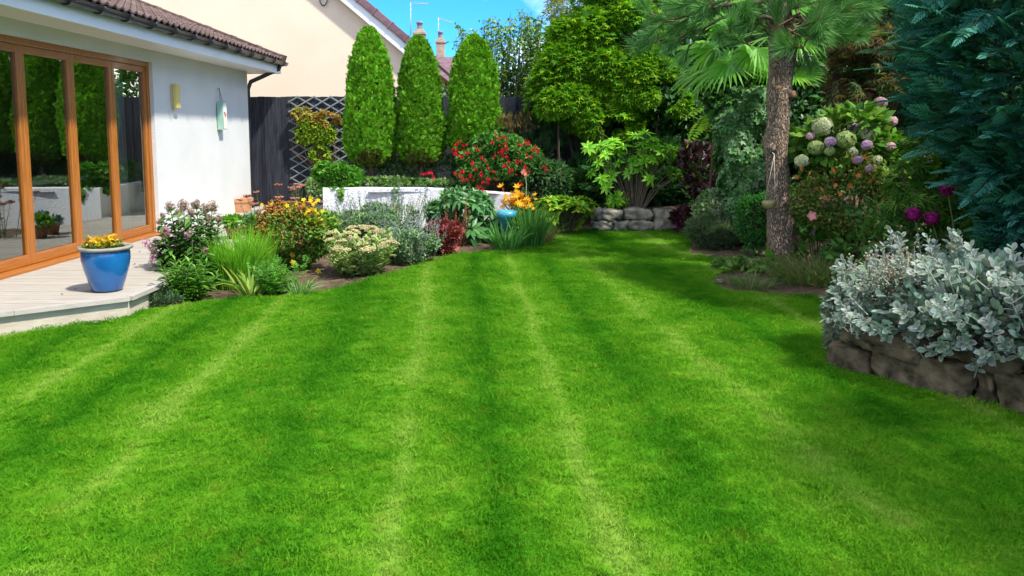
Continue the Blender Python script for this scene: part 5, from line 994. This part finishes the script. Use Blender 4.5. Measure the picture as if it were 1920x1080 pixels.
for x_, y_, rr_, me, Yy in ((1542, 237, 20, mw, 7.9), (1530, 277, 16, mg, 7.8), (1557, 266, 11, ml, 7.7), (1586, 262, 19, mg, 7.8), (1600, 238, 11, ml, 8.0), (1628, 252, 15, mw, 7.9), (1640, 238, 13, mg, 8.1), (1625, 272, 11, ml, 7.7), (1669, 275, 10, mpk, 7.8), (1651, 193, 13, mpk, 8.2), (1503, 302, 14, mw, 7.8), (1556, 284, 10, mg, 7.6), (1672, 228, 11, mpk, 8.1), (1520, 255, 9, mpk, 7.9), (1608, 300, 9, ml, 7.6), (1645, 300, 10, mw, 7.65), (1740, 298, 9, ml, 7.7), (1630, 316, 8, mpk, 7.5), (1600, 285, 9, mw, 7.65), (1575, 245, 10, mw, 8.1)):
    put('flower_head', me, HY, Vector(at3(x_, y_, Yy)), (rng.normal()*.3, rng.normal()*.3, rng.random()*6), rr_/FPX*Yy)
AB = shrub('abelia', 'twiggy bush of small bronze and green leaves with orange flowers below the hydrangea', 'shrub', at3(1590, 372, 7.9), (.66, .42, .48), 6800, OVAL, (.03, .052), [(.09, .20, .03), (.13, .26, .04), (.20, .20, .05), (.25, .15, .06), (.06, .14, .02)], lumps=28, lr=.33, ground=.1, w=(.7, .2, .6), stems=16, stemr=.006)
of = flowermesh('flower', .03, (.70, .16, .03), (.6, .3, .1), 5, .6, .5)
for x_, y_ in ((1500, 318), (1520, 325), (1493, 330), (1538, 355), (1592, 348), (1568, 348), (1578, 363), (1620, 296), (1630, 338), (1657, 373), (1596, 300), (1545, 370), (1682, 335), (1690, 388), (1610, 330), (1560, 320)): put('flower', of, AB, Vector(at3(x_, y_, 7.42)), (R(70)+rng.normal()*.4, rng.normal()*.4, rng.normal()), rng.uniform(.8, 1.3))
o = put('flower', flowermesh('flower', .055, (.75, .18, .2), (.8, .5, .4), 5, .8, .4), None, Vector(at3(1521, 405, 7.35)), (R(75), 0, 0)); tag(o, 'single pink red bloom right of the pine trunk', 'flower')
JM = shrub('bronze_maple', 'bronze and purple cut leaf maple below the pine branches', 'tree', at3(1632, 130, 9.0), (.6, .4, .55), 1100, FINGER, (.10, .17), [(.2, .11, .07), (.27, .17, .07), (.14, .07, .08), (.26, .24, .07), (.10, .16, .06), (.09, .2, .05)], lumps=20, lr=.36, ground=.1, w=(.7, -.3, .6), stems=5, stemr=.015)
shrub('green_acer', 'cut leaf green maple in front of the dark conifer', 'shrub', at3(1745, 335, 7.0), (.50, .35, .45), 1300, FINGER, (.10, .16), [(.07, .2, .03), (.11, .26, .04), (.16, .30, .05), (.05, .13, .02)], lumps=14, lr=.36, ground=.2, w=(.7, -.3, .6), stems=5)
MG = thing('magenta_hydrangea', 'three magenta flower heads on thin stems before the dark conifer', 'flowers', (xat(1745, 6.7), 6.8, .3)); s = Cloud()
for x_, y_, rr_ in ((1712, 401, 15), (1746, 409, 15), (1776, 354, 15)):
    p = Vector(at3(x_, y_, 6.5)); put('flower_head', mm, MG, p, (rng.normal()*.3, rng.normal()*.3, rng.random()*6), rr_/FPX*6.5); b = Vector((xat(x_+14, 6.7), 6.7, .3)); s.tube([b, (b+p)/2+Vector((.03, 0, .03)), p], .006, (.14, .2, .07), 5)
put('stem', s.mesh('stem', BARKY), MG)
shrub('broad_leaf_plant', 'broad green leaves at the foot of the pine trunk on the right', 'plant', (xat(1530, 8.2), 8.2, .30), (.36, .25, .26), 170, t_oval(.75, .06, .15), (.15, .24), [(.06, .20, .025), (.09, .26, .035), (.05, .15, .02)], GLOSSY, lumps=9, ground=.02, w=(.7, .3, .4))
shrub('undergrowth', 'mixed dark undergrowth below the magenta flowers', 'shrub', (xat(1740, 7.0), 7.2, .45), (.9, .5, .42), 2200, OVAL, (.06, .11), [(.04, .13, .02), (.06, .17, .03), (.09, .2, .04)], lumps=16, ground=.1, stems=6)
o = thing('foxglove_leaves', 'big pale green drooping leaves at the left foot of the pine', 'plant', gd(1440, 512)); cl = Cloud(); b = gd(1446, 508)
for dx, dy, dz, L in ((-.9, -.3, .1, .34), (-.6, -.7, .25, .3), (-.2, -.3, .9, .28), (-.8, .2, .5, .28), (.2, -.9, .2, .24)): cl.add(t_oval(.4, .06, .3), [(b.x, b.y, .04)], (dx, dy, dz), (0, 0, 1), L, pal(1, [(.13, .33, .05)], .1))
put('leaf', cl.mesh('leaf', LEAF), o)
stemmy('spurge', 'low green and orange leafy spurge at the base of the pine trunk', 1478, 512, 12, (.12, .3), .16, None, (.05, .08), [(.16, .28, .04), (.3, .2, .05), (.1, .2, .05), (.36, .22, .06)], LEAF, 18, .4, OVAL, .5)
tuftplant('dry_grass', 'long dry grass flopping over the soil right of the pine trunk', 'plant', 1535, 535, .24, 420, (.2, .42), .006, [(.14, .2, .05), (.24, .22, .08), (.3, .25, .11), (.09, .17, .04)], .8, .9)
tuftplant('dry_grass', 'thin green grass tuft under the spurge at the pine base', 'plant', 1492, 530, .2, 300, (.14, .3), .006, [(.10, .2, .05), (.2, .22, .08), (.12, .24, .05)], .7, .8)
tuftplant('dry_grass', 'straggly grass tuft on the bare soil patch left of the pine', 'plant', 1405, 536, .22, 260, (.07, .16), .006, [(.12, .2, .06), (.2, .22, .08), (.09, .2, .04)], .8, .8)
for lab, px_, py_, r_ in (('low mixed leaves between the box shrub and the pine trunk', 1415, 512, (.3, .16, .1)), ('low green leaves on the soil right of the pine trunk', 1520, 522, (.34, .2, .13)), ('low green weeds at the lawn edge below the bright fern', 1560, 540, (.26, .16, .1)), ('low weeds spreading over the soil left of the silver shrub', 1590, 545, (.26, .3, .16)), ('low green weeds over the bare soil patch before the heather mound', 1375, 505, (.24, .14, .07))):
    q = gd(px_, py_); shrub('ground_cover', lab, 'ground cover', (q.x, q.y, .04), r_, 520, OVAL, (.04, .075), [(.06, .18, .03), (.10, .25, .04), (.16, .26, .06), (.22, .22, .08)], lumps=10, stems=0, w=(.6, .5, .6))
o = put('flower', flowermesh('flower', .045, (.80, .62, .01), (.8, .5, .02), 6, .6, .5), None, Vector(at3(1781, 463, 5.6)), (R(60), 0, .3)); tag(o, 'single yellow flower above the silver shrub', 'flower')
# ================================================================== blue green conifer at the right edge
BC = thing('blue_conifer', 'dark blue green cypress with feathery sprays at the right edge', 'tree', (3.95, 5.9, .2))
def branch_spray(v):
    cl = Cloud(); P0 = np.array([0, 0, 0.]); L = .42; n = 15; u = np.linspace(.08, .98, n)
    ax = np.stack([np.zeros(n), u*L, -.10*u**2*L], 1); cl.tube([(0, 0, 0), (0, L*.5, -.01), (0, L, -.045)], [.006, .004, .0015], (.06, .07, .03), 4)
    for sg in (-1, 1):
        w_ = .17*(1-.75*u**1.3)*(.85+.3*rng.random(n)); d = np.stack([sg*np.full(n, .8), np.full(n, .62), rng.normal(size=n)*.12-.1], 1)
        cl.add(t_spray(5, .38, 38, .085), ax, d, np.array([0, 0, 1])+.25*rng.normal(size=(n, 3)), w_, pal(n, [(.03, .17, .13), (.04, .22, .165), (.065, .28, .2), (.025, .13, .09)], .2))
    cl.add(t_spray(5, .38, 38, .085), ax[-1:], [(0, 1, -.2)], [(0, 0, 1)], .12, [(.08, .3, .22)]); return cl.mesh('branch_spray', LEAF)
bs = [branch_spray(v) for v in range(4)]; n = 290; cen = np.array([3.98, 5.9, 1.75]); cnt = 0
shape = lambda z: np.interp(z, [.25, .6, .85, 1.25, 1.65, 2.6, 3.4, 4.4, 5.2], [.2, .28, .36, .58, .96, 1.02, .85, .45, .1])
k = 0
while cnt < n:
    k += 1; z = rng.uniform(.45, 3.4); a = rng.uniform(R(150), R(330)); r_ = shape(z)*(rng.uniform(.72, 1.02)+.06*math.sin(a*5+z*4)); p = Vector((cen[0]+r_*math.cos(a), cen[1]+r_*math.sin(a), z))
    d = Vector((math.cos(a), math.sin(a), .1+.35*rng.normal())).normalized(); up = Vector((rng.normal()*.45, rng.normal()*.45, 1)); up = (up-d*up.dot(d)).normalized(); x_ = d.cross(up)
    put('branch_spray', bs[cnt % 4], BC, p-d*.25, Matrix((x_, d, up)).transposed().to_euler(), rng.uniform(.75, 1.25)); cnt += 1
nn = 7000; z = .35+4.8*rng.random(nn); a = rng.random(nn)*6.283; r_ = shape(z)*(.45+.5*rng.random(nn)); p = np.stack([cen[0]+r_*np.cos(a), cen[1]+r_*np.sin(a), z], 1); o_ = np.stack([np.cos(a), np.sin(a), .2*np.ones(nn)], 1)
cl = Cloud(); cl.add(t_spray(5, .5, 38, .085), p, o_+rdir(nn)*.6, rdir(nn)+[0, 0, 1], .14+.12*rng.random(nn), pal(nn, [(.025, .13, .10), (.03, .17, .12), (.04, .2, .1)], .2)); tag(put('foliage', cl.mesh('foliage', LEAF), BC), kind='stuff')
put('trunk', tube('trunk', [(3.98, 5.9, .1), (3.98, 5.9, 2.5), (3.98, 5.9, 5.2)], [.11, .08, .02], bark, 10), BC)
# ================================================================== silver shrub over the boulder wall
SV = thing('silver_shrub', 'dense silver grey leaved shrub spilling over the boulder wall', 'shrub', (2.86, 4.3, .3))
SC, SC2 = [(.145, .215, .14), (.18, .25, .165), (.23, .29, .2), (.115, .185, .105)], [(.36, .42, .35), (.42, .47, .40)]
def sprig(v):
    cl = Cloud(); L = .15; n = 10; u = np.linspace(.15, 1, n); a = np.arange(n)*2.4+v; q = np.stack([0*u, 0*u, u*L], 1); d = np.stack([np.cos(a), np.sin(a), .35+.9*u**2], 1)
    cl.add(ROUND, q, d, [0, 0, 1], (.042+.036*rng.random(n))*(1.1-.35*u), pal(n, SC, .12), pal(n, SC2, .06), 1.15); cl.tube([(0, 0, -.05), (0, 0, L)], [.004, .003], (.4, .44, .36), 5); return cl.mesh('leaf_sprig', FELT)
sg_ = [sprig(v) for v in range(5)]; R_ = np.array([.66, 1.15, .40]); C_ = np.array([2.86, 4.32, .42]); wa = math.atan2(dirw.y, dirw.x)+math.pi/2; cw_, sw_ = math.cos(wa), math.sin(wa); RM = np.array([[cw_, -sw_, 0], [sw_, cw_, 0], [0, 0, 1]]); cnt = 0
while cnt < 300:
    d = unit(rng.normal(size=3)); 
    if d[2] < -.55 or d[0] > .55: continue
    f = 1+.10*math.sin(d[0]*7+1)+.08*math.sin(d[2]*9+d[0]*5); p = C_+RM@(d*R_*f*rng.uniform(.82, 1.03)); d = RM@d
    if p[1] < 3.55 or 972+p[0]/p[1]*FPX < 1568: continue
    ax = Vector(unit(d*.8+np.array([0, -.1, .55])+.35*rng.normal(size=3))); put('leaf_sprig', sg_[cnt % 5], SV, Vector(p)-ax*.1, ax.to_track_quat('Z', 'Y').to_euler(), rng.uniform(.6, 1.05)); cnt += 1
for x_, y_, Yy in ((1668, 632, 4.62), (1735, 640, 4.42), (1760, 655, 4.36), (1790, 650, 4.33), (1730, 610, 4.45), (1860, 655, 4.15), (1845, 635, 4.2), (1900, 650, 4.1), (1910, 640, 4.1), (1780, 640, 4.4), (1700, 615, 4.55)):
    ax = Vector((rng.normal()*.5, -.8, -.5+.3*rng.normal())).normalized(); p = Vector(at3(x_, y_, Yy)); put('leaf_sprig', sg_[int(x_) % 5], SV, p-ax*.08, ax.to_track_quat('Z', 'Y').to_euler(), 1.1)
cl = Cloud(); n = 6500; d = rdir(n); d[:, 2] = np.abs(d[:, 2])*1.1-.3; p = C_+(d*R_*(.5+.46*rng.random((n, 1))))@RM.T; d = d@RM.T; cl.add(ROUND, p, d+rdir(n)*.6+[0, 0, .4], rdir(n)+[0, 0, 1], .05+.03*rng.random(n), pal(n, [(.2, .29, .21), (.26, .34, .26), (.15, .24, .16)])); tag(put('foliage', cl.mesh('foliage', FELT), SV), kind='stuff')
s = Cloud()
for k in range(16): e = C_+RM@(rdir(1)[0]*R_*.7); e[2] = abs(e[2]-.3)+.35; s.tube([(C_[0]+rng.normal()*.1, C_[1], .2), (C_+e)/2+[0, 0, -.05], e], [.014, .01, .006], (.22, .2, .16), 5)
put('stem', s.mesh('stem', BARKY), SV)
# spent cream flower heads on the silver shrub
cl = Cloud(); n = 1500; q = np.array([at3(rng.normal(1690, 38), rng.normal(532, 26), 4.5+.2*rng.random()) for _ in range(n)]); cl.add(BLOB, q, rdir(n)+[0, -.3, .8], rdir(n), .010+.009*rng.random(n), pal(n, [(.44, .38, .26), (.52, .46, .34), (.34, .27, .17), (.5, .5, .42)])); 
n = 420; q = np.array([at3(rng.normal(1690, 40), rng.normal(540, 28), 4.52+.2*rng.random()) for _ in range(n)]); d = rdir(n)*.6+[0, -.2, 1]; cl.ribbon(np.stack([q, q+unit(d)*.07], 1), .004, pal(n, [(.38, .36, .24), (.3, .3, .2)])); tag(put('spent_flowers', cl.mesh('spent_flowers', PETAL), SV), kind='stuff')
# fine grey foliage at the left foot of it
LV = shrub('grey_santolina', 'fine grey green foliage at the left end of the boulder wall', 'shrub', (xat(1606, 5.0), 5.0, .2), (.19, .2, .26), 5200, NARROW, (.035, .06), [(.22, .30, .20), (.28, .36, .26), (.16, .22, .12), (.25, .22, .13)], FELT, lumps=18, lr=.36, w=(.5, .2, .7), core=.6)
cl = Cloud(); n = 260; q = np.array([at3(rng.normal(1600, 16), rng.normal(560, 22), 5.0+.1*rng.random()) for _ in range(n)]); cl.add(BLOB, q, rdir(n)+[0, -.3, .8], rdir(n), .012+.010*rng.random(n), pal(n, [(.44, .44, .30), (.5, .48, .36), (.38, .42, .3)])); tag(put('seed_heads', cl.mesh('seed_heads', PETAL), LV), kind='stuff')
# ================================================================== trees of the right boundary, beside the picture
for nm, lab, c_, r_, n_ in (('boundary_tree', 'tall dark tree on the right boundary shading the silver shrub', (5.6, 2.9, 3.4), (1.1, 1.2, 2.3), 4600), ('boundary_tree', 'dark tree on the right boundary beside the near lawn', (5.3, .9, 4.6), (1.5, 1.3, 1.5), 3000), ('boundary_tree', 'dark tree on the right boundary level with the camera', (5.3, -1.2, 4.8), (1.6, 1.5, 1.6), 3000)):
    shrub(nm, lab, 'tree', c_, r_, n_, OVAL, (.12, .19), [(.03, .1, .02), (.05, .13, .03)], lumps=40, lr=.3, shell=.15, ground=.0, stems=6, stemr=.04)
SH = thing('clipped_hedge', 'clipped dark green hedge along the right boundary behind the blue conifer', 'hedge', (6.0, 5.5, 0)); cl = Cloud(); n = 14000
hy_ = rng.uniform(2.0, 9.5, n); hz_ = rng.uniform(.02, 2.4, n); tp_ = rng.random(n) < .2; hz_[tp_] = 2.4+.06*rng.normal(size=tp_.sum())
hx = 5.85+.06*np.sin(hy_*4+hz_*3)+np.abs(rng.normal(size=n))*.16; hx[tp_] += .5*rng.random(tp_.sum())
cl.add(OVAL, np.stack([hx, hy_, hz_], 1), rdir(n)*.7+[-.5, 0, .3], rdir(n)*.5+[-.5, 0, .8], .08+.05*rng.random(n), pal(n, [(.03, .10, .02), (.05, .14, .025), (.07, .18, .035)]))
tag(put('foliage', cl.mesh('foliage', GLOSSY), SH), kind='stuff'); s = Cloud()
for k in range(14): s.tube([(6.15, 2.2+.52*k, -.02), (6.15+.05*rng.normal(), 2.2+.52*k, 1.2), (6.1, 2.2+.52*k+.1*rng.normal(), 2.3)], [.04, .03, .012], (.1, .07, .04), 6)
put('stem', s.mesh('stem', BARKY, True), SH)
